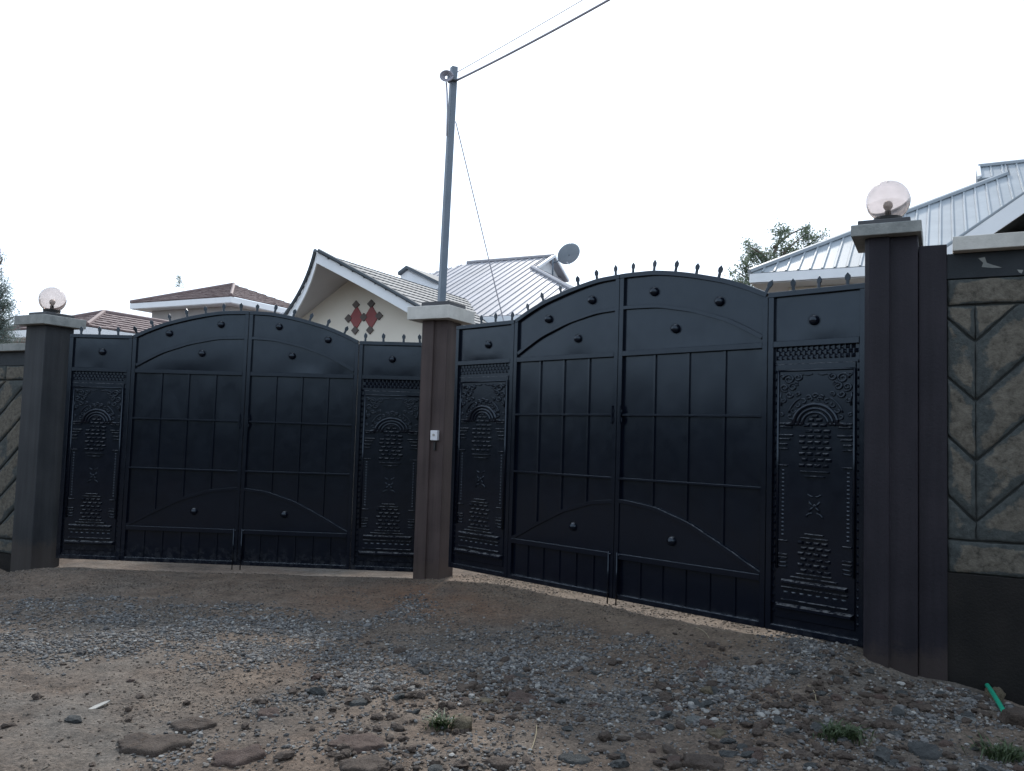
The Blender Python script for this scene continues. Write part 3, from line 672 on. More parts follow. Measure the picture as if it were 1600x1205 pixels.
def make_gate(origin, ang, us, label, bolts, studs_u, spikes, sd):
    root = empty('double_gate', origin, ang); tag(root, label, 'gate', 'black steel double gates')
    cen = (us[1]+us[3])/2
    def tn(x):                                         # -1..1 over the two leaves, 0 at the seam
        return (x-us[2])/(us[2]-us[1]) if x < us[2] else (x-us[2])/(us[3]-us[2])
    tn2 = lambda x: (x-cen)/(us[3]-us[1])*2
    top = lambda x: H_S if x <= us[1] or x >= us[3] else H_S+smooth_interp(ARC, tn2(x))
    secs = []
    for k in range(4):
        a, b = us[k]+.003, us[k+1]-.003; side = k in (0, 3); mb = MB(); g = .002
        leaf_name = 'side_panel' if side else 'gate_leaf'
        W = .045; yf, yb = -.025, .025
        za, zb = top(a)-.012, top(b)-.012
        mb.prism_xz([(a, 0), (a+W, 0), (a+W, top(a+W)-.03), (a, za-.02)], yf, yb)
        mb.prism_xz([(b-W, 0), (b, 0), (b, zb-.02), (b-W, top(b-W)-.03)], yf, yb)
        n = 2 if side else 22
        mb.band([(a+(b-a)*i/n, top(a+(b-a)*i/n)) for i in range(n+1)], .042, yf-.004, yb+.004)
        mb.box(a+W, b-W, yf-.003, yb-.002, H_R-.048, H_R)
        mb.box(a+W, b-W, yf-.001, yb-.002, 0.0, .045)
        if not side: mb.box(a+W, b-W, yf-.003, yb-.002, H_L-.05, H_L)
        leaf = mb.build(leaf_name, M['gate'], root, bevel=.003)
        S = lambda nm, me, **kw: link(nm, me, leaf, **kw)
        ia, ib = a+W-.004, b-W+.004
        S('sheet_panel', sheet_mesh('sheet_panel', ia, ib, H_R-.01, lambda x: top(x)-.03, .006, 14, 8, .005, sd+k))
        if side:
            cx = (ia+ib)/2; sc = ((ib-ia))/.67
            for me, nm in zip(EMB, ('embossed_sheet', 'pyramid_border', 'relief', 'raised_plates')):
                o = S(nm, me, loc=(cx, .004, .04), scale=(sc*(1.12 if nm in ('relief', 'raised_plates') else 1), 1, 1))
                if nm != 'embossed_sheet': o['kind'] = 'stuff'
        else:
            # inner and lower arch bands
            n = 20
            P = [(ia+(ib-ia)*i/n, H_R+smooth_interp(INA, tn2(ia+(ib-ia)*i/n))) for i in range(n+1)]
            m2 = MB(); m2.band(P, .034, -.022, .004); m2.build('arch_band', M['gate'], leaf, bevel=.002)
            P = [(ia+(ib-ia)*i/n, H_L+interp(LOA, tn2(ia+(ib-ia)*i/n))) for i in range(n+1)]
            m2 = MB(); m2.band(P, .034, -.024, .002); m2.build('arch_band', M['gate'], leaf, bevel=.002)
            S('arch_plate', sheet_mesh('arch_plate', ia, ib, H_L-.01, lambda x: H_L+interp(LOA, tn2(x))-.012, -.012, 14, 6, .002, sd+k+9))
            # four tall sheets, uprights, crossbars
            for j in range(4):
                s0, s1 = ia+(ib-ia)*j/4, ia+(ib-ia)*(j+1)/4
                S('sheet_panel', sheet_mesh('sheet_panel', s0, s1, H_L-.03, H_R-.03, .010, 6, 24, .004, sd*5+k*4+j))
                if j:
                    m2 = MB(); m2.prism_xy([(s0-.016, .012), (s0-.012, -.004), (s0+.010, -.006), (s0+.016, .012)], H_L-.01, H_R-.046); m2.build('upright_bar', M['gate'], leaf)
            for z in (1.665, 1.085):
                m2 = MB(); dz = RNG.normal(0, .004)
                m2.prism_xz([(ia, z-.011), (ib, z-.011+dz), (ib, z+.009+dz), (ia, z+.009)], -.024, -.006); m2.build('crossbar', M['gate'], leaf, bevel=.003)
            for j in range(6):
                s0, s1 = ia+(ib-ia)*j/6, ia+(ib-ia)*(j+1)/6
                S('sheet_panel', sheet_mesh('sheet_panel', s0, s1, .035, H_L-.03, .010, 5, 8, .003, sd*3+k*6+j))
                if j:
                    m2 = MB(); m2.prism_xy([(s0-.012, .012), (s0-.009, -.001), (s0+.008, -.003), (s0+.013, .012)], .043, H_L-.048); m2.build('upright_bar', M['gate'], leaf)
            # drop bolt and latch beside the seam
            bx = b-.025 if k == 1 else a+.025; bx += (-.02 if k == 1 else .02)
            m2 = MB(); m2.tube([(bx, -.035, .42), (bx, -.035, bolts)], .007, 8); m2.tube([(bx, -.035, .40), (bx+.03, -.04, .40)], .006, 6)
            m2.build('drop_bolt', M['gate'], leaf, smooth=True)
            m2 = MB(); m2.tube([(bx, -.036, 1.58), (bx, -.036, 1.75)], .008, 8); m2.box(bx-.02, bx+.02, -.034, -.024, 1.60, 1.64)
            m2.box(bx-.02, bx+.02, -.034, -.024, 1.69, 1.71); m2.build('latch', M['gate'], leaf)
        for (u, z) in studs_u:
            if a <= u < b: S('stud', STUD, loc=(u, -.001 if z > 1 else -.012, z), rot=(PI/2, 0, 0), scale=(1.2, 1.2, 1.15))
        for u in spikes:
            if a <= u < b:
                e = .02; sl_ = math.atan2(top(u+e)-top(u-e), 2*e)
                S('spike', SPIKE, scale=(1, 1, RNG.uniform(.74, .88)), loc=(u+RNG.normal(0, .003), 0, top(u)), rot=(RNG.normal(0, .04), -sl_+RNG.normal(0, .03), RNG.normal(0, .15)))
    return root
make_gate((LG[0], LG[1], .03), LG[2], [-.03, .74, 2.13, 3.455, 4.29], 'black steel double gate between the left and middle pillars, seen almost square on', -.05,
    [(.37, 2.44), (1.58, 2.45), (1.17, 2.68), (1.79, 2.80), (2.49, 2.79), (3.08, 2.65), (2.66, 2.45), (3.85, 2.44), (1.59, .60), (2.66, .60)],
    [.10, .32, .55, .78, .97, 1.17, 1.38, 1.60, 1.81, 2.02, 2.22, 2.43, 2.65, 2.85, 3.06, 3.27, 3.52, 3.74, 3.97, 4.17], 1)
make_gate((RG[0], RG[1], .175), RG[2], [-.13, .77, 2.11, 3.59, 4.365], 'black steel double gate between the middle and right pillars, coming nearer towards the right', -.05,
    [(.37, 2.41), (1.22, 2.62), (1.61, 2.40), (1.77, 2.76), (2.48, 2.77), (3.14, 2.62), (2.71, 2.42), (3.96, 2.40), (1.62, .60), (2.72, .58)],
    [.25, .47, .71, .94, 1.15, 1.37, 1.60, 1.82, 2.05, 2.24, 2.47, 2.70, 2.91, 3.13, 3.56, 3.79, 4.00, 4.22], 2)

# ------------------------------------------------------------------ pillars, lamps
def frame(P, name):                                    # empty whose x runs along the street front and y goes inwards
    return empty(name, P, A0)
def globe(loc, lab):
    r = empty('globe_lamp', loc, A0); tag(r, lab, 'lamp', 'globe lamps on the gate pillars')
    mb = MB(); mb.lathe([(0.001, 0), (.088, 0), (.092, .02), (.098, .048), (.085, .05), (.05, .036), (.04, .055), (.001, .055)], 24); mb.build('base', M['black'], r, smooth=False)
    mb = MB(); mb.lathe([(.001, .055), (.022, .055), (.022, .10), (.001, .10)], 16); mb.build('lamp_holder', M['black'], r)
    mb = MB(); mb.lathe([(.012, .098), (.02, .11), (.032, .13), (.034, .145), (.028, .165), (.014, .176), (.0005, .178)], 20); mb.build('bulb', M['bulb'], r, smooth=True)
    R = .152; c = .175; prof = [(R*math.sin(t), c-R*math.cos(t)) for t in np.linspace(.36, PI-.001, 28)]
    Ri = R-.0035; prof2 = [(Ri*math.sin(t), c-Ri*math.cos(t)) for t in np.linspace(PI-.001, .36, 28)]
    mb = MB(); mb.lathe(prof+prof2+[prof[0]], 48); mb.build('globe', M['globe'], r, smooth=True)
# right pillar
r = frame(PR, 'gate_pillar'); tag(r, 'tall dark brown stepped pillar at the right end of the gates, nearest of the three', 'pillar', 'gate pillars')
mb = MB(); mb.prism_xy([(0, .035), (.032, 0), (.165, 0), (.170, .028), (.347, .028), (.347, .42), (0, .42)], -.25, 3.118); mb.build('shaft', M['pillar'], r, bevel=.004)
mb = MB(); mb.prism_xy([(.350, .058), (.528, .058), (.528, .42), (.350, .42)], -.25, 3.045); mb.build('pilaster', M['pillar'], r, bevel=.004)
mb = MB(); mb.box(-.086, .372, -.075, .50, 3.12, 3.203); mb.build('capstone', M['capgrey'], r, bevel=.006, seg=2)
mb = MB(); mb.box(-.045, .30, -.02, .44, 3.205, 3.245); mb.build('top_slab', M['slab'], r, bevel=.004)
c = PR+DA*.145+DB*.17; globe((c.x, c.y, 3.246), 'clear pinkish globe lamp on the right pillar, the larger of the two')
# middle pillar
r = frame(PM, 'gate_pillar'); tag(r, 'dark brown pillar between the two gates with a cream capstone', 'pillar', 'gate pillars')
mb = MB(); mb.prism_xy([(-.445, .02), (-.425, 0), (-.28, 0), (-.275, .030), (-.115, .030), (-.115, .17), (-.135, .175), (-.135, .36), (-.445, .36)], -.25, 2.888); mb.build('shaft', M['pillar_brown'], r, bevel=.004)
mb = MB(); mb.box(-.575, -.02, -.10, .46, 2.89, 3.038); mb.build('capstone', M['cap'], r, bevel=.006, seg=2)
mb = MB(); mb.box(-.455, -.09, .0, .37, 3.04, 3.10); mb.build('top_slab', M['slab'], r, bevel=.004)
# left pillar
r = frame(PL, 'gate_pillar'); tag(r, 'dark grey brown pillar at the left end of the gates, farthest left', 'pillar', 'gate pillars')
mb = MB(); mb.prism_xy([(-.66, 0), (-.285, 0), (-.285, .36), (-.66, .36)], -.6, 2.755); mb.build('shaft', M['pillar_grey'], r, bevel=.006)
mb = MB(); mb.box(-.742, -.195, -.10, .45, 2.757, 2.868); mb.build('capstone', M['capgrey'], r, bevel=.006, seg=2)
mb = MB(); mb.box(-.63, -.29, .0, .36, 2.87, 2.915); mb.build('top_slab', M['slab'], r, bevel=.004)
c = PL-DA*.47+DB*.18; globe((c.x, c.y, 2.916), 'clear globe lamp on the left pillar, the smaller and farther of the two')
# door bell on the middle pillar
c = PM+DA*(-.215)+Vector((0, 0, 1.545))
r = empty('doorbell_box', c, A0); tag(r, 'small white call box fixed to the front of the middle pillar', 'call box')
mb = MB(); mb.box(-.045, .045, -.018, .029, 0, .11); mb.build('case', M['plate'], r, bevel=.006, seg=2)
mb = MB(); mb.lathe([(.001, 0), (.014, 0), (.014, .006), (.001, .007)], 16); mb.build('push_button', M['cap'], r, loc=(0, -.018, .06), rot=(PI/2, 0, 0))
mb = MB(); mb.box(-.012, .012, .0, .029, -.11, -.02); mb.build('cable_box', M['black'], r, bevel=.002)

# ------------------------------------------------------------------ stone boundary walls
def clip_shrink(poly, g):
    """move every edge of a convex polygon inwards by g"""
    n = len(poly); ar = sum(poly[i][0]*poly[(i+1) % n][1]-poly[(i+1) % n][0]*poly[i][1] for i in range(n))
    if ar < 0: poly = poly[::-1]
    lines = []
    for i in range(n):
        a, b = Vector(poly[i]), Vector(poly[(i+1) % n]); d = (b-a)
        if d.length < 1e-6: continue
        d.normalize(); nn = Vector((-d.y, d.x)); lines.append((a+nn*(g if abs(d.x) > .05 else 0), d))
    out = []; m = len(lines)
    for i in range(m):
        (p, d), (q, e) = lines[i-1], lines[i]; den = d.x*e.y-d.y*e.x
        if abs(den) < 1e-6: out.append((q.x, q.y)); continue
        t = ((q.x-p.x)*e.y-(q.y-p.y)*e.x)/den; out.append((p.x+d.x*t, p.y+d.y*t))
    return out
def clip_poly(poly, f):                               # keep f>=0, f linear
    out = []; n = len(poly)
    for i in range(n):
        a, b = poly[i], poly[(i+1) % n]; fa, fb = f(a), f(b)
        if fa >= 0: out.append(a)
        if (fa >= 0) != (fb >= 0):
            t = fa/(fa-fb); out.append((a[0]+(b[0]-a[0])*t, a[1]+(b[1]-a[1])*t))
    return out
def stone_obj(poly, y0, parent, sd, proud=.020, gap=.0055):
    """one wall stone: outline with a rough, slightly domed face"""
    p = clip_shrink(poly, gap)
    if len(p) < 3: return
    cx = sum(a for a, b in p)/len(p); cz = sum(b for a, b in p)/len(p)
    mb = MB(); pts = []
    for i in range(len(p)):                            # subdivide the outline and roughen it
        a, b = Vector(p[i]), Vector(p[(i+1) % len(p)]); n = max(1, int((b-a).length/.05))
        for k in range(n):
            q = a.lerp(b, k/n); j = .004*float(vnoise(np.array(q.x*30+sd), np.array(q.y*30)))*2
            d = (Vector((cx, cz))-q).normalized(); q = q+d*(j+.002); pts.append((q.x, q.y))
    m = len(pts); rings = [(1, 0.0), (.995, -proud*.75), (.93, -proud*1.0), (.62, None), (.3, None)]
    v = []
    for s, y in rings:
        for (x, z) in pts:
            X_, Z_ = cx+(x-cx)*s, cz+(z-cz)*s
            yy = y0+(y if y is not None else -proud)+(0 if s > .94 else -.010*float(vnoise(np.array(X_*11+sd), np.array(Z_*11)))*1.6-.004)
            v.append((X_, yy, Z_))
    v.append((cx, y0-proud-.006, cz)); f = []
    for k in range(len(rings)-1):
        for i in range(m): f.append((k*m+i, k*m+(i+1) % m, (k+1)*m+(i+1) % m, (k+1)*m+i))
    for i in range(m): f.append(((len(rings)-1)*m+i, (len(rings)-1)*m+(i+1) % m, len(v)-1))
    mb.add(v, f); o = mb.build('stone', M['wstone'], parent, smooth=True)
    at_ = o.data.color_attributes.new('wear', 'FLOAT_COLOR', 'POINT'); xa, xb = Vector((cx, cz)), None
    for i_, vv in enumerate(o.data.vertices):              # paint has worn off the proud middle of each stone
        k_ = i_//m; w_ = (0, 0, .12, .85, 1.0, 1.0)[min(k_, 5)]; at_.data[i_].color = (w_, w_, w_, 1)
    return o
# right wall, local x from the pillar outwards, face at y=.08
r = frame(PR, 'boundary_wall'); tag(r, 'stone boundary wall right of the right pillar, herringbone stones over a black plinth', 'wall', 'boundary walls')
XE = 2.8
mb = MB(); mb.box(.505, XE, .095, .34, -.4, 2.975); mb.build('mortar_core', M['mortar'], r)
mb = MB(); mb.box(.505, XE, .070, .37, -.4, .772); mb.build('plinth', M['plinth'], r, bevel=.004)
mb = MB(); mb.box(.505, XE, .072, .36, 2.80, 2.977); mb.build('plaster_band', M['band'], r, bevel=.003)
for pts in ([(.72, 2.935), (.76, 2.94), (.77, 2.90), (.80, 2.885), (.86, 2.86), (.80, 2.862), (.74, 2.872), (.75, 2.90)], [(.95, 2.84), (.985, 2.835), (.975, 2.812), (.96, 2.82)]):
    q_ = [pts[i % len(pts)] for i in range(len(pts))][::-1]; mb = MB(); mb.prism_xz(q_, .0705, .0725); mb.build('bare_plaster_patch', M['capgrey'], r)
for k, (a, b) in enumerate(((.565, 1.21), (1.213, 1.86), (1.863, 2.51), (2.513, 2.8))):
    mb = MB(); mb.box(a, b, -.02-.004*k, .43, 2.979, 3.078); mb.build('coping_stone', M['cap'] if k == 0 else M['capgrey'], r, bevel=.005, seg=2)
sd = 0
def wallrow(z0, z1, xs_):
    global sd
    for a, b in zip(xs_, xs_[1:]): sd += 1; stone_obj([(a, z0), (b, z0), (b, z1), (a, z1)], .095, r, sd)
wallrow(2.612, 2.80, [.53, 1.12, 1.75, 2.3, 2.8]); wallrow(.772, .997, [.53, 1.09, 1.7, 2.2, 2.8])
Vx = .70; per = .62                                    # zigzag: low points at .70, high points .62 further
def zig(u): return abs(((u-Vx+per) % (2*per))-per)
offs = [.84, 1.126, 1.553, 1.955, 2.367, 2.66, 3.0]
for k in range(-2, 6):
    zlo0 = 1.126+.41*(k-1); zlo1 = zlo0+.41
    for j in range(-1, 4):
        u0, u1 = Vx+per*j, Vx+per*(j+1); up = j % 2 == 0
        ya, yb = (0, per) if up else (per, 0)
        poly = [(u0, zlo0+ya), (u1, zlo0+yb), (u1, zlo1+yb), (u0, zlo1+ya)]
        poly = clip_poly(poly, lambda p: p[0]-.53); 
        if len(poly) > 2: poly = clip_poly(poly, lambda p: 2.8-p[0])
        if len(poly) > 2: poly = clip_poly(poly, lambda p: 2.612-p[1])
        if len(poly) > 2: poly = clip_poly(poly, lambda p: p[1]-.997)
        if len(poly) > 2:
            ar = abs(sum(poly[i][0]*poly[(i+1) % len(poly)][1]-poly[(i+1) % len(poly)][0]*poly[i][1] for i in range(len(poly))))/2
            if ar > .004: sd += 1; stone_obj(poly, .095, r, sd)
# left wall
r = frame(PL, 'boundary_wall'); tag(r, 'stone boundary wall left of the left pillar, slanting stones under pale coping', 'wall', 'boundary walls')
XL = -2.9
mb = MB(); mb.box(XL, -.665, .16, .40, -.6, 2.468); mb.build('mortar_core', M['mortar'], r)
mb = MB(); mb.box(XL, -.665, .145, .42, -.6, .02); mb.build('plinth', M['plinth'], r)
mb = MB(); mb.box(XL, -.665, .147, .41, 2.30, 2.470); mb.build('plaster_band', M['band'], r)
for k in range(4):
    a = XL+k*.56; b = a+.557 if k < 3 else -.70
    mb = MB(); mb.box(a, b, .07, .48, 2.473, 2.562); mb.build('coping_stone', M['capgrey'], r, bevel=.005, seg=2)
for a in range(4):
    u0 = -.665-.56*(a+1); sd += 1; stone_obj([(u0, 2.12), (u0+.56, 2.12), (u0+.56, 2.30), (u0, 2.30)], .16, r, sd)
    sd += 1; stone_obj([(u0, .02), (u0+.56, .02), (u0+.56, .19), (u0, .19)], .16, r, sd)
for k in range(-8, 12):
    c0 = 2.19-.365*k                                   # z at u=-.665 of the lower line, slope .8
    for cut in range(2):
        ua, ub = (-1.78, -.665) if cut == 0 else (XL, -1.78)
        poly = [(ua, c0+.8*(ua+.665)), (ub, c0+.8*(ub+.665)), (ub, c0+.365+.8*(ub+.665)), (ua, c0+.365+.8*(ua+.665))]
        poly = clip_poly(poly, lambda p: 2.12-p[1])
        if len(poly) > 2: poly = clip_poly(poly, lambda p: p[1]-.19)
        if len(poly) > 2:
            ar = abs(sum(poly[i][0]*poly[(i+1) % len(poly)][1]-poly[(i+1) % len(poly)][0]*poly[i][1] for i in range(len(poly))))/2
            if ar > .004: sd += 1; stone_obj(poly, .16, r, sd)

# ------------------------------------------------------------------ pole and wires
b = at(690, 470, 9.62); t_ = at(709.5, 105, 9.62)
base = b+(b-t_)*((b.z+.3)/(t_.z-b.z)); r = empty('service_pole', (base.x, base.y, 0)); tag(r, 'thin grey steel service pole rising behind the middle pillar', 'pole')
mb = MB(); ax = (t_-base).normalized(); u_ = Vector((math.cos(.5), math.sin(.5), 0)); w_ = u_.cross(ax)
P0 = base; v = []
for q, hw in ((P0, .040), (t_, .036)):
    for a, c in ((-1, -1), (1, -1), (1, 1), (-1, 1)): v.append(q-Vector((base.x, base.y, 0))+u_*a*hw+w_*c*hw)
mb.add(v, [(0, 3, 2, 1), (4, 5, 6, 7), (0, 1, 5, 4), (1, 2, 6, 5), (2, 3, 7, 6), (3, 0, 4, 7)]); mb.build('shaft', M['pole'], r, bevel=.004)
off = Vector((base.x, base.y, 0)); tp = at(706, 124, 9.6)-off
mb = MB()
for k in range(5):
    rr = .03+.011*k; mb.tube([tp+Vector((-.055+rr*math.cos(t), -.05-.01*k, rr*.85*math.sin(t))) for t in np.linspace(0, 2*PI, 22)], .009, 6)
mb.build('cable_coil', M['wire'], r, smooth=True)
mb = MB(); mb.box(-.05, .06, -.06, .05, -.03, .03); o = mb.build('bracket', M['pole'], r, bevel=.004, loc=tp)
mb = MB(); mb.tube([tp+Vector((-.06, -.05, -.06)), tp+Vector((-.045, -.05, -.2)), tp+Vector((-.035, -.045, -.4)), tp+Vector((-.03, -.04, -.7))], .010, 6); mb.build('down_lead', M['wire'], r, smooth=True)
def wire(name, a, b, rad, sag, lab, cat='cable', grp=None):
    mb = MB(); P = [a.lerp(b, t)-Vector((0, 0, sag*4*t*(1-t))) for t in np.linspace(0, 1, 28)]
    o = mb; mb.tube([p-a for p in P], rad, 6); o = mb.build(name, M['wire'], smooth=True, loc=a); tag(o, lab, cat, grp)
wire('overhead_cable', at(713, 126, 9.58), at(1180, -135, 7.2), .0145, .05, 'thick twin overhead cable running from the pole top to the upper right')
wire('thin_overhead_wire', at(714, 113, 9.58), at(1160, -150, 7.2), .005, .02, 'thin single wire just above the thick overhead cable')
wire('stay_wire', at(712, 190, 9.62), at(820, 640, 10.4), .0065, 0, 'slanting stay wire from the pole down behind the right gate')

# ------------------------------------------------------------------ houses behind
def clip3(poly, org, axis_, lo, hi):
    """clip 3D planar polygon to lo<=dot<=hi along axis"""
    def c(poly, f):
        out = []; n = len(poly)
        for i in range(n):
            a, b = poly[i], poly[(i+1) % n]; fa, fb = f(a), f(b)
            if fa >= 0: out.append(a)
            if (fa >= 0) != (fb >= 0): out.append(a.lerp(b, fa/(fa-fb)))
        return out
    poly = c(poly, lambda p: (p-org).dot(axis_)-lo)
    if len(poly) > 2: poly = c(poly, lambda p: hi-(p-org).dot(axis_))
    return poly
def ribbed(face, across, mat, parent, base, step=.2, capped=300):
    """roof plane made of single ribbed sheets: face = 3D polygon, across = horizontal eave direction"""
    n = (face[1]-face[0]).cross(face[2]-face[0]).normalized()
    if n.z < 0: n = -n
    org = face[0]; ds = [(p-org).dot(across) for p in face]; lo, hi = min(ds), max(ds); k = math.floor(lo/step)
    along = n.cross(across).normalized()
    while k*step < hi:
        s0, s1 = k*step, (k+1)*step; P = clip3(face, org, across, s0, s1-.002); k += 1
        if len(P) < 3: continue
        mb = MB(); mb.slab([p-base for p in P], n, .02)
        Q = clip3(face, org, across, s0+.008, s0+.045)
        if len(Q) >= 3:
            q = [p-base+n*.020 for p in Q]; m = len(q); g = [p-base-n*.0 for p in Q]
            cen = sum(q, Vector())/m; q = [p+across*((cen-p).dot(across))*.35 for p in q]
            mb.add(q+g, [tuple(range(m))]+[(i, (i+1) % m, (i+1) % m+m, i+m) for i in range(m)])
        mb.build('roof_sheet', mat, parent)
def tiled(face, across, mat, parent, base, tw=.22, th=.24, name='roof_tiles'):
    """overlapping tiles as real little wedges, joined"""
    n = (face[1]-face[0]).cross(face[2]-face[0]).normalized()
    if n.z < 0: n = -n
    along = n.cross(across).normalized()
    if along.z < 0: along = -along
    org = face[0]; da = [(p-org).dot(along) for p in face]; j = 0; lo, hi = min(da), max(da); mb = MB()
    while lo+j*th < hi:
        a0 = lo+j*th; row = clip3(face, org, along, a0, a0+th); j += 1
        if len(row) < 3: continue
        ds = [(p-org).dot(across) for p in row]; s = math.floor(min(ds)/tw)*tw+(tw/2 if j % 2 else 0)-tw
        while s < max(ds):
            P = clip3(row, org, across, s+.006, s+tw-.006); s += tw
            if len(P) < 3: continue
            top = []; jz = RNG.normal(0, .003)
            for p in P:
                f_ = ((p-org).dot(along)-a0)/th; x = ((p-org).dot(across)-s+tw)/tw
                top.append(p-base+n*(.045-.028*f_+jz))
            bot = [p-base for p in P]; m = len(P)
            mb.add(top+bot, [tuple(range(m))]+[(i, (i+1) % m, (i+1) % m+m, i+m) for i in range(m)])
    return tag(mb.build(name, mat, parent), kind='stuff')
def strip(parent, name, a, b, base, h, t, mat, inward, drop=0):
    """board hanging from the line a-b"""
    a = a-base; b = b-base; mb = MB(); i = inward.normalized()*t; z = Vector((0, 0, h)); d = Vector((0, 0, drop))
    mb.add([a-d, b-d, b-d-z, a-d-z, a-d+i, b-d+i, b-d-z+i, a-d-z+i], [(0, 1, 2, 3), (7, 6, 5, 4), (0, 4, 5, 1), (3, 2, 6, 7), (0, 3, 7, 4), (1, 5, 6, 2)])
    return mb.build(name, mat, parent)
def hip_house(C, la, lb, pitch, label, roofer, wallmat, eave=.5, fascia=.18, ridge_axis='a', name='house', gablet=None, wall_label=None):
    """C = near eave corner; roof runs la along -DA (left) or +DA when negative, lb along DB"""
    sa = -1 if la > 0 else 1; la = abs(la); ea = DA*sa
    base = Vector((C.x, C.y, 0)); r = empty(name, base); tag(r, label, 'house')
    c0, c1, c2, c3 = C, C+ea*la, C+ea*la+DB*lb, C+DB*lb; k = math.tan(pitch); m = min(la, lb)/2; zr = Vector((0, 0, k*m))
    if la >= lb: r0, r1 = C+ea*m+DB*m+zr, C+ea*(la-m)+DB*m+zr
    else: r0, r1 = C+ea*m+DB*m+zr, C+ea*m+DB*(lb-m)+zr
    if la >= lb: faces = [([c0, c1, r1, r0], DA), ([c0, r0, c3], DB), ([c3, r0, r1, c2], DA), ([c1, c2, r1], DB)]
    else: faces = [([c0, c1, r0], DA), ([c0, r0, r1, c3], DB), ([c1, c2, r1, r0], DB), ([c3, r1, c2], DA)]
    for f, ax_ in faces: roofer(f, ax_, r, base)
    for a, b, inw in ((c0, c1, DB), (c0, c3, ea), (c1, c2, -ea), (c3, c2, -DB)):
        e = (b-a).normalized()*.002; strip(r, 'fascia', a+e, b-e, base, fascia, .03, M['white'], inw, .012)
    mb = MB(); q = [p-base-Vector((0, 0, fascia+.01)) for p in (c0, c1, c2, c3)]; mb.slab([q[0]+(ea+DB)*.04, q[1]+(-ea+DB)*.04, q[2]-(ea+DB)*.04, q[3]+(ea-DB)*.04], (0, 0, 1), .02); mb.build('soffit', M['white'], r)
    mb = MB(); w0 = C+(ea+DB)*eave-base; w1 = C+ea*(la-eave)+DB*eave-base; w2 = C+ea*(la-eave)+DB*(lb-eave)-base; w3 = C+ea*eave+DB*(lb-eave)-base
    mb.prism_xy([(p.x, p.y) for p in (w0, w1, w2, w3)], -.3, C.z-fascia-.035); mb.build('wall', wallmat, r)
    for a, b in ((c0, r0), (c1, r1 if la >= lb else r0), (r0, r1)):
        if (b-a).length > .3:
            mb = MB(); mb.tube([a-base+Vector((0, 0, .05)), b-base+Vector((0, 0, .05))], .055, 6); mb.build('ridge_cap', roofer.cap, r)
    return r, base, (c0, c1, c2, c3, r0, r1)
def red_roofer(f, ax_, r, base): tiled(f, ax_, M['tile_red'], r, base)
red_roofer.cap = M['tile_red']
hip_house(at(361, 463, 26), 4.7, 4.7, math.radians(21), 'house with a low red tiled hip roof and white fascia, behind the left gate', red_roofer, M['wallgrey'], name='tiled_house')
hip_house(at(136, 510, 20), 3.2, 7.5, math.radians(21), 'lower red tiled roof just right of the left pillar lamp', red_roofer, M['wallgrey'], name='tiled_house')
hip_house(at(44, 521, 26), 3.0, 3.0, math.radians(18), 'small red roofed outhouse with white fascia behind the left wall', red_roofer, M['wallgrey'], name='outhouse', eave=.35)

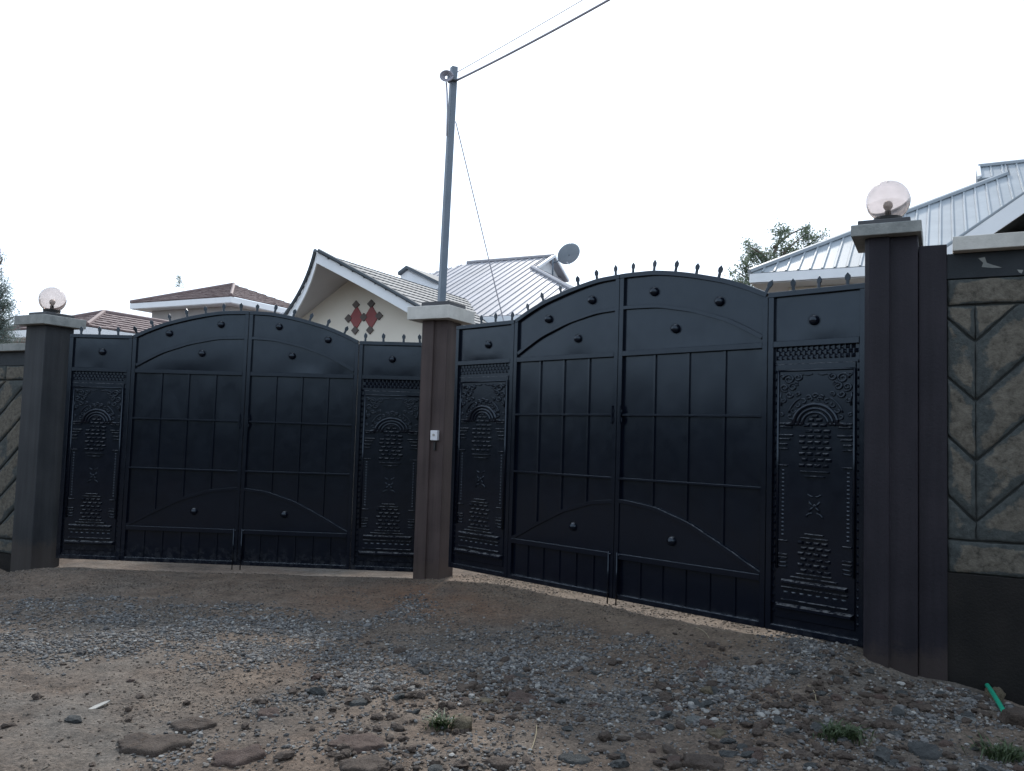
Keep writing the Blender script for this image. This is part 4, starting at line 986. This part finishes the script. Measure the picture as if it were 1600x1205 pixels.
# gable house with the curved overhang
Ap = at(497, 396, 14); base = Vector((Ap.x, Ap.y, 0)); r = empty('gable_house', base); tag(r, 'cream house with a curved white gable and two maroon diamonds, behind the left gate', 'house')
W2, K2, RL = 2.55, .60, 6.0
def rake(s, sg):                                        # s = distance from ridge
    return Ap+DA*(sg*s)+DB*(.90*(s-s*s/(2*W2)))-DZ*(K2*s)
NS = 14
for sg in (-1, 1):
    pts = [rake(W2*i/NS, sg) for i in range(NS+1)]
    n = Vector((DA.x*sg*K2, DA.y*sg*K2, 1)).normalized()
    # roof slope polygon: curved front edge, straight back
    back = [Ap+DA*(sg*W2)+DB*RL-DZ*(K2*W2), Ap+DB*RL]
    poly = pts+back
    face = [p+n*.03 for p in poly]
    # tiles by strips so the clip stays convex enough
    up = (DZ*1-DA*sg*0)
    for i in range(NS):
        a, b = pts[i], pts[i+1]; q0 = Ap+DA*(sg*W2*i/NS)+DB*RL-DZ*(K2*W2*i/NS); q1 = Ap+DA*(sg*W2*(i+1)/NS)+DB*RL-DZ*(K2*W2*(i+1)/NS)
    mbt = MB(); along = (DA*sg-DZ*K2).normalized(); th = .19; nrow = int(W2*math.hypot(1, K2)/th)+1
    for j in range(nrow):
        s0 = W2-(j+1)*W2/nrow; s1 = s0+W2/nrow
        dback = RL; f0 = max(.90*(s0-s0*s0/(2*W2)), 0); d = -.02+.90*((s0+s1)/2-((s0+s1)/2)**2/(2*W2)); dd = .15; o_ = (j % 2)*dd/2
        d -= (0); x = d-o_ if o_ else d
        while x < dback:
            x0, x1 = max(x, d), x+dd; 
            if x1-x0 < .03: x += dd; continue
            A = lambda s, dpt, h: Ap+DA*(sg*s)+DB*dpt-DZ*(K2*s)+n*h-base
            xm = (x0+x1)/2
            v = [A(s1, x0+.001, .022), A(s1, xm, .026), A(s1, x1-.001, .022), A(s0-.02, x0+.001, .006), A(s0-.02, xm, .010), A(s0-.02, x1-.001, .006), A(s1, x0+.003, 0), A(s1, x1-.003, 0)]
            mbt.add(v, [(0, 1, 4, 3), (1, 2, 5, 4), (0, 6, 7, 2, 1)])
            x += dd
    tag(mbt.build('roof_tiles', M['tile_grey'], r), kind='stuff')
    # deck / soffit following the curved edge
    mb = MB(); m = len(poly); top = [p-base for p in poly]; bot = [p-base-n*.05 for p in poly]
    for i in range(NS):
        a, b = pts[i]-base, pts[i+1]-base
        q0 = Ap+DA*(sg*W2*i/NS)+DB*RL-DZ*(K2*W2*i/NS)-base; q1 = Ap+DA*(sg*W2*(i+1)/NS)+DB*RL-DZ*(K2*W2*(i+1)/NS)-base
        k = len(mb.v); dn = n*.05
        mb.add([a, b, q1, q0, a-dn, b-dn, q1-dn, q0-dn], [(0, 1, 2, 3), (7, 6, 5, 4), (0, 4, 5, 1), (2, 6, 7, 3)])
    mb.build('soffit', M['soffit'], r)
    # white barge board along the curved front edge
    mb = MB(); P2 = [rake(W2*i/24, sg) for i in range(25)]; v = []; f = []
    for i, p in enumerate(P2):
        q = p-base; h = .17
        v += [q-DB*.03+n*.015, q-DB*.03-DZ*h, q+DB*.0+n*.015, q-DZ*h]
    for i in range(24):
        a, b_ = 4*i, 4*i+4; f += [(a, b_, b_+1, a+1), (a+2, a+3, b_+3, b_+2), (a, a+2, b_+2, b_), (a+1, b_+1, b_+3, a+3)]
    f += [(0, 1, 3, 2), (96, 98, 99, 97)]; mb.add(v, f); mb.build('barge_board', M['white'], r, smooth=False)
    mb = MB(); P3 = [p-base+n*.05-DB*.045 for p in P2]; mb.tube(P3, .035, 6); mb.build('verge_trim', M['tile_grey'], r)
# walls
wo_ = 1.2; z0 = Ap.z-.06; mb = MB(); hw = W2-.35
WP = lambda s, z, d=0: Ap+DA*s+DB*(wo_+d)+DZ*(z-Ap.z)-base
prof = [(-hw, -.3), (hw, -.3), (hw, z0-K2*hw), (0, z0), (-hw, z0-K2*hw)]
v = [WP(s, z) for s, z in prof]+[WP(s, z, RL-wo_-.4) for s, z in prof]
mb.add(v, [(0, 1, 2, 3, 4), (9, 8, 7, 6, 5)]+[(i, i+5, (i+1) % 5+5, (i+1) % 5) for i in range(5)]); mb.build('wall', M['cream'], r)
# diamonds on the gable: intersect the pixel rays with the wall plane
def on_wall(px, py):
    d = at(px, py, 1)-O; p0 = Ap+DB*wo_; t = (p0-O).dot(DB)/d.dot(DB); return O+d*t
def diamond(px, py, hw_, hh_, mat, th_):
    p = on_wall(px, py)-base; mb = MB(); v = []
    for dd in (0.0, -th_):
        v += [p+DA*hw_+DB*dd, p+DZ*hh_+DB*dd, p-DA*hw_+DB*dd, p-DZ*hh_+DB*dd]
    mb.add(v, [(0, 1, 2, 3), (7, 6, 5, 4)]+[(i, i+4, (i+1) % 4+4, (i+1) % 4) for i in range(4)]); return mb.build('wall_diamond', mat, r, bevel=.004)
for q in ((557.3, 497), (580.7, 496)): diamond(*q, .160, .225, M['red'], .02)
for q in ((557, 476.5), (580.6, 475), (545, 498), (569, 496), (593, 494), (555.5, 516.5), (578.7, 516)): diamond(*q, .085, .080, M['dk'], .028)

# ribbed roofs
def gablet_house(E, la, lb, pitch, mat, label, wallmat, cut, over, left, fascia, step, name):
    """Dutch-gable roof. E = eave corner nearest the hip end that shows, runs +DA (right) if left end shows"""
    base = Vector((E.x, E.y, 0)); r = empty(name, base); tag(r, label, 'house')
    sg = 1 if left else -1; ea = DA*sg; k = math.tan(pitch); m = lb/2
    c0, c1, c2, c3 = E, E+ea*la, E+ea*la+DB*lb, E+DB*lb
    R = lambda s: E+ea*s+DB*m+DZ*(k*m)
    h = m*(1-cut); H0 = E+(ea+DB)*h+DZ*(k*h); H1 = E+ea*h+DB*(lb-h)+DZ*(k*h)
    r0 = R(h-over); r1 = R(la-m)
    G0 = H0; G1 = H0-ea*over
    front_low = [c0, c1, r1, R(h), H0]
    for f, ax_ in ((front_low, DA), ([r0, R(h), H0, G1+Vector((0, 0, 0))], DA)): ribbed(f, ax_, mat, r, base, step)
    ribbed([c3, H1, R(h), r1, c2], DA, mat, r, base, step); ribbed([H1-ea*over, H1, R(h), r0], DA, mat, r, base, step)
    ribbed([c0, H0, H1, c3], DB, mat, r, base, step); ribbed([c1, c2, r1], DB, mat, r, base, step)
    for a, b, inw in ((c0, c1, DB), (c0, c3, ea), (c1, c2, -ea)):
        e = (b-a).normalized()*.002; strip(r, 'fascia', a+e, b-e, base, fascia, .03, M['white'], inw, .012)
    # gablet infill and its barge boards
    mb = MB(); g = [H0+DZ*.0-base, H1-base, R(h)-base]; mb.slab([p+ea*.03 for p in g], -ea, .04); mb.build('gablet', M['white'], r)
    for a, b in ((G1, r0), (H1-ea*over, r0)):
        mb = MB(); mb.tube([a-base+DZ*.02, b-base+DZ*.02], .045, 4); mb.build('barge_board', M['white'], r)
    for a, b in ((c0, H0), (H0, H1), (r0, r1)):
        mb = MB(); mb.tube([a-base+DZ*.03, b-base+DZ*.03], .05, 6); mb.build('ridge_cap', mat, r)
    mb = MB(); q = [p-base-Vector((0, 0, fascia+.01)) for p in (c0, c1, c2, c3)]
    mb.slab([q[0]+(ea+DB)*.04, q[1]+(-ea+DB)*.04, q[2]-(ea+DB)*.04, q[3]+(ea-DB)*.04], (0, 0, 1), .02); mb.build('soffit', M['soffit'], r)
    e_ = .55; mb = MB(); ws = (E+(ea+DB)*e_, E+ea*(la-e_)+DB*e_, E+ea*(la-e_)+DB*(lb-e_), E+ea*e_+DB*(lb-e_))
    mb.prism_xy([(p.x-base.x, p.y-base.y) for p in ws], -.3, E.z-fascia-.035); mb.build('wall', wallmat, r)
    return r, base, R, H0, H1
# grey house behind the middle: ridge ends at (730,412) and (866,403)
R1 = at(730, 412, 22)
HB, PB = 8.4, math.radians(27); kk = math.tan(PB)
s_len = 3.0
def solve_ridge():
    best = None
    for i in range(600):
        L_ = 1+i*.01; p = R1+DA*L_; d = p-O; fy = d.dot(FW); px = 800+F_PX*d.dot(RT)/fy
        if best is None or abs(px-866) < best[0]: best = (abs(px-866), L_)
    return best[1]
LR = solve_ridge()
over = .16; h_ = HB/2*(1-.22); la2 = LR+over+HB/2+0+ (h_-over) - 0
# right end of the ridge is at local s = h-over ; left end at la-m
E2 = R1+DA*LR + DA*(h_-over) - DB*(HB/2) - DZ*(kk*HB/2)
la2 = (h_-over)+LR+HB/2
g2 = gablet_house(E2, la2, HB, PB, M['roofA'], 'house with a grey ribbed sheet roof and small end gablet, behind the middle pillar', M['cream'], .22, over, False, .2, .2, 'sheet_roofed_house')
# small white gable peeping over the curved roof, left of the pole
a, b_, c_ = at(626, 431, 19.5), at(639, 421, 19.5), at(688, 445, 19.9); gb = Vector((b_.x, b_.y, 0)); rr = empty('dormer', gb); tag(rr, 'small white gable peak seen over the curved roof, left of the pole', 'gable')
mb = MB(); lo = [a-DZ*1.2, c_-DZ*1.2]; mb.slab([p-gb for p in (a, b_, c_, lo[1], lo[0])], -DB, .12); mb.build('gable_wall', M['white'], rr)
for p, q in ((a, b_), (b_, c_)):
    mb = MB(); d = (q-p).normalized(); n = DB*1.2
    mb.add([p-gb-DB*.12+DZ*.0, q-gb-DB*.12, q-gb+n, p-gb+n, p-gb-DB*.12+DZ*.07, q-gb-DB*.12+DZ*.07, q-gb+n+DZ*.07, p-gb+n+DZ*.07], [(0, 3, 2, 1), (4, 5, 6, 7), (0, 1, 5, 4), (1, 2, 6, 5), (2, 3, 7, 6), (3, 0, 4, 7)]); mb.build('roof_slope', M['tile_grey'], rr)
mb = MB(); base_ = Vector(gb)
mb.box(-.4, .7, 1.0, 2.0, -.3, a.z-.3); mb.build('wall', M['cream'], rr, rot=(0, 0, A0))
# right-hand house, eave corner at (1170,428)
E3 = at(1171, 427, 14)
g3 = gablet_house(E3, 13, 9.4, math.radians(31), M['roofB'], 'house with a pale blue ribbed metal roof behind the right pillar', M['cream'], .15, .45, True, .15, .19, 'sheet_roofed_house')
r3, base3 = g3[0], g3[1]
# front gable wing of that house at the right edge
ga = at(1660, 262, 10.2); gl = at(1478, 388, 10.9)
for nm, p, q in (('barge_board', gl, ga), ('barge_board', ga, ga+(ga-gl).reflect(DA)*-1 if False else ga+Vector((DA.x*(ga-gl).dot(DA), DA.y*(ga-gl).dot(DA), -(ga.z-gl.z))))):
    mb = MB(); h = .24; n = DB
    mb.add([x-base3 for x in (p, q, q-DZ*h, p-DZ*h, p+n*.04, q+n*.04, q-DZ*h+n*.04, p-DZ*h+n*.04)], [(0, 1, 2, 3), (7, 6, 5, 4), (0, 4, 5, 1), (3, 2, 6, 7), (0, 3, 7, 4), (1, 5, 6, 2)]); mb.build(nm, M['white'], r3)
wing_r = ga+Vector((DA.x*(ga-gl).dot(DA), DA.y*(ga-gl).dot(DA), -(ga.z-gl.z)))
for p, q in ((gl, ga), (ga, wing_r)):
    f = [p+DZ*.03, q+DZ*.03, q+DB*5+DZ*.03, p+DB*5+DZ*.03]; ribbed(f, DB, M['roofB'], r3, base3, .19)
mb = MB(); q = [gl-DZ*.26+DB*.5+DA*.5, wing_r-DZ*.26+DB*.5-DA*.5]; apx = ga-DZ*.35+DB*.5
v = [Vector((q[0].x, q[0].y, -.3)), Vector((q[1].x, q[1].y, -.3)), q[1], apx, q[0]]; v = [p-base3 for p in v]
mb.add(v+[p+DB*3.5 for p in v], [(0, 1, 2, 3, 4), (9, 8, 7, 6, 5)]+[(i, i+5, (i+1) % 5+5, (i+1) % 5) for i in range(5)]); mb.build('wing_wall', M['cream'], r3)

# unseen hedges added out of frame to darken the gate reflections
def hedge(loc, rz, lab):
    r = empty('reflection_hedge', loc, rz); tag(r, lab, 'hedge', 'unseen hedges added for reflections'); mb = MB()
    hx = np.linspace(-16, 16, 81); hz = np.linspace(-.1, 3.5, 12); v = []; f = []; k = 14
    for i, x in enumerate(hx):
        for j, z in enumerate(hz): v.append((x, .6+.35*float(vnoise(np.array(x*1.7), np.array(z*2.1)))-.25*(z/3.5), z+(.35*float(vnoise(np.array(x*.9), np.array(3.0))) if j == 11 else 0)))
        v.append((x, -.8, 3.35+.3*float(vnoise(np.array(x*1.3), np.array(9.0))))); v.append((x, -1.0, -.1))
    for i in range(80):
        for j in range(k-1): f.append((i*k+j, (i+1)*k+j, (i+1)*k+j+1, i*k+j+1))
    mb.add(v, f); mb.build('foliage', M['leafmass'], r, smooth=True)
hedge((3, -6.5, 0), -.15, 'unseen dark hedge behind the viewpoint, added to darken the gate reflections')
hedge((-14.5, -3.5, 0), -PI/2+.35, 'unseen dark hedge far left, added to darken reflections in the right gate')
# satellite dish
dc = at(889, 397, 20.2); r = empty('satellite_dish', dc); tag(r, 'round blue grey satellite dish on an arm at the end of the grey roof', 'satellite dish')
nrm = Vector((.45, -.66, -.60)).normalized()                      # we see its convex back
q = nrm.to_track_quat('Z', 'Y'); mb = MB()
prof = [(.0005, .035), (.10, .031), (.20, .018), (.28, .004), (.315, -.006), (.315, -.014), (.28, -.004), (.0005, .022)]
mb.lathe(prof, 36); o = mb.build('dish', M['dish'], r, smooth=True); o.rotation_euler = q.to_euler(); o.scale = (1, .92, 1)
arm = at(864, 411, 20.4)-dc
mb = MB(); mb.tube([arm, arm*.5+Vector((0, 0, -.03)), nrm*.04], .018, 8); mb.tube([arm+Vector((0, 0, .1)), arm-Vector((0, 0, .35))], .02, 8); mb.build('mount_arm', M['pole'], r, smooth=True)
mb = MB(); e = -nrm*.25+Vector((.05, 0, -.30)); mb.tube([Vector((.02, 0, -.27)), e], .010, 6); mb.tube([e, e+nrm*.07], .022, 10); mb.build('receiver', M['plate'], r, smooth=True)

# ------------------------------------------------------------------ trees
def tree(base, top_z, crown, n, leaf, mat, lab, trunk_r=.12, seed=3, name='tree', limbs=9):
    """crown: list of (dx, dy, z, rx, rz) clumps"""
    rg = np.random.default_rng(seed); r = empty(name, base); tag(r, lab, 'tree')
    mb = MB(); mb.tube([(0, 0, -.3), (.05, .02, top_z*.3), (-.04, .05, top_z*.6), (.02, 0, top_z*.93)], [trunk_r, trunk_r*.8, trunk_r*.5, trunk_r*.12], 8); mb.build('trunk', M['bark'], r, smooth=True)
    lb = MB(); V_ = []; F_ = []
    for (dx, dy, z, rx, rz) in crown:
        st = Vector((.0, .0, max(.5, z-rz*1.6-abs(dx)*.5))); en = Vector((dx, dy, z+rz*.3)); mid = st.lerp(en, .55)+Vector((rg.normal(0, .06), rg.normal(0, .06), .05))
        lb.tube([st, mid, en], [trunk_r*.32, trunk_r*.2, trunk_r*.06], 6)
        m = int(n*rx*rx*rz)
        # twigs inside the clump carry the leaves
        for tw in range(max(4, m//26)):
            d = Vector(rg.normal(size=3)).normalized(); rad = rg.random()**.45
            te = Vector((dx+d.x*rx*rad, dy+d.y*rx*rad, z+d.z*rz*rad)); lb.tube([en.lerp(te, .1), te], [trunk_r*.05, trunk_r*.025], 3)
            for _ in range(26):
                q = te+Vector(rg.normal(0, .085, 3))*(.6+rx*.5); a = Vector(rg.normal(size=3)).normalized(); b = a.cross(Vector(rg.normal(size=3))).normalized()
                l = leaf*rg.uniform(.6, 1.3); k = len(V_); V_ += [q-a*l, q-b*l*.38, q+a*l, q+b*l*.38]; F_.append((k, k+1, k+2, k+3))
    lb.build('branch', M['bark'], r)
    me = bpy.data.meshes.new('crown'); me.from_pydata([tuple(v) for v in V_], [], F_); me.materials.append(mat); link('crown', me, r)
b = at(1205, 700, 19.0); gz = lambda px, py: at(px, py, 19.0)-Vector((b.x, b.y, 0))
crown = []
for (px, py, rx, rz, dy) in [(1170, 425, .30, .35, 0), (1185, 395, .32, .30, .3), (1215, 372, .28, .24, -.2), (1228, 400, .34, .34, .2), (1258, 372, .26, .26, 0), (1250, 395, .3, .3, .3), (1280, 372, .18, .14, 0), (1152, 448, .30, .24, -.2), (1148, 425, .16, .16, 0), (1200, 412, .3, .3, 0), (1275, 385, .28, .2, 0), (1200, 440, .36, .34, .1), (1240, 430, .34, .3, 0), (1180, 470, .35, .35, 0), (1225, 480, .4, .4, .2), (1165, 385, .14, .12, 0), (1262, 355, .09, .07, 0)]:
    g = gz(px, py); crown.append((g.x, dy, g.z, rx, rz))
tree((b.x, 19.0, 0), 6.0, crown, 30000, .036, M['leaf'], 'leafy tree with an open crown behind the right gate, beside the blue roof', seed=5)
b = at(-16, 600, 18.5); gz2 = lambda px, py: at(px, py, 18.5)-Vector((b.x, b.y, 0)); crown = []
for (px, py, rx, rz, dy) in [(2, 425, .10, .26, 0), (-6, 450, .24, .26, .1), (8, 455, .12, .16, 0), (-2, 480, .3, .24, .1), (14, 478, .16, .2, 0), (4, 505, .34, .26, 0), (22, 495, .1, .16, .1), (-25, 470, .4, .5, 0), (-20, 520, .45, .4, 0), (8, 528, .3, .16, 0), (1, 403, .05, .12, 0)]:
    g = gz2(px, py); crown.append((g.x, dy, g.z, rx, rz))
tree((b.x, 18.5, 0), 5.9, crown, 70000, .022, M['leaf2'], 'feathery blue green tree at the left edge behind the wall', seed=8, trunk_r=.09)
b = at(278, 600, 40); g = [(at(px, py, 40)-Vector((b.x, b.y, 0))) for px, py in ((279, 434), (277, 446), (280, 440))]
tree((b.x, 40, 0), 9.4, [(q.x, 0, q.z, .08, .13) for q in g], 7000, .035, M['leaf'], 'thin distant treetop above the red roofs', seed=9, trunk_r=.03, name='distant_treetop')
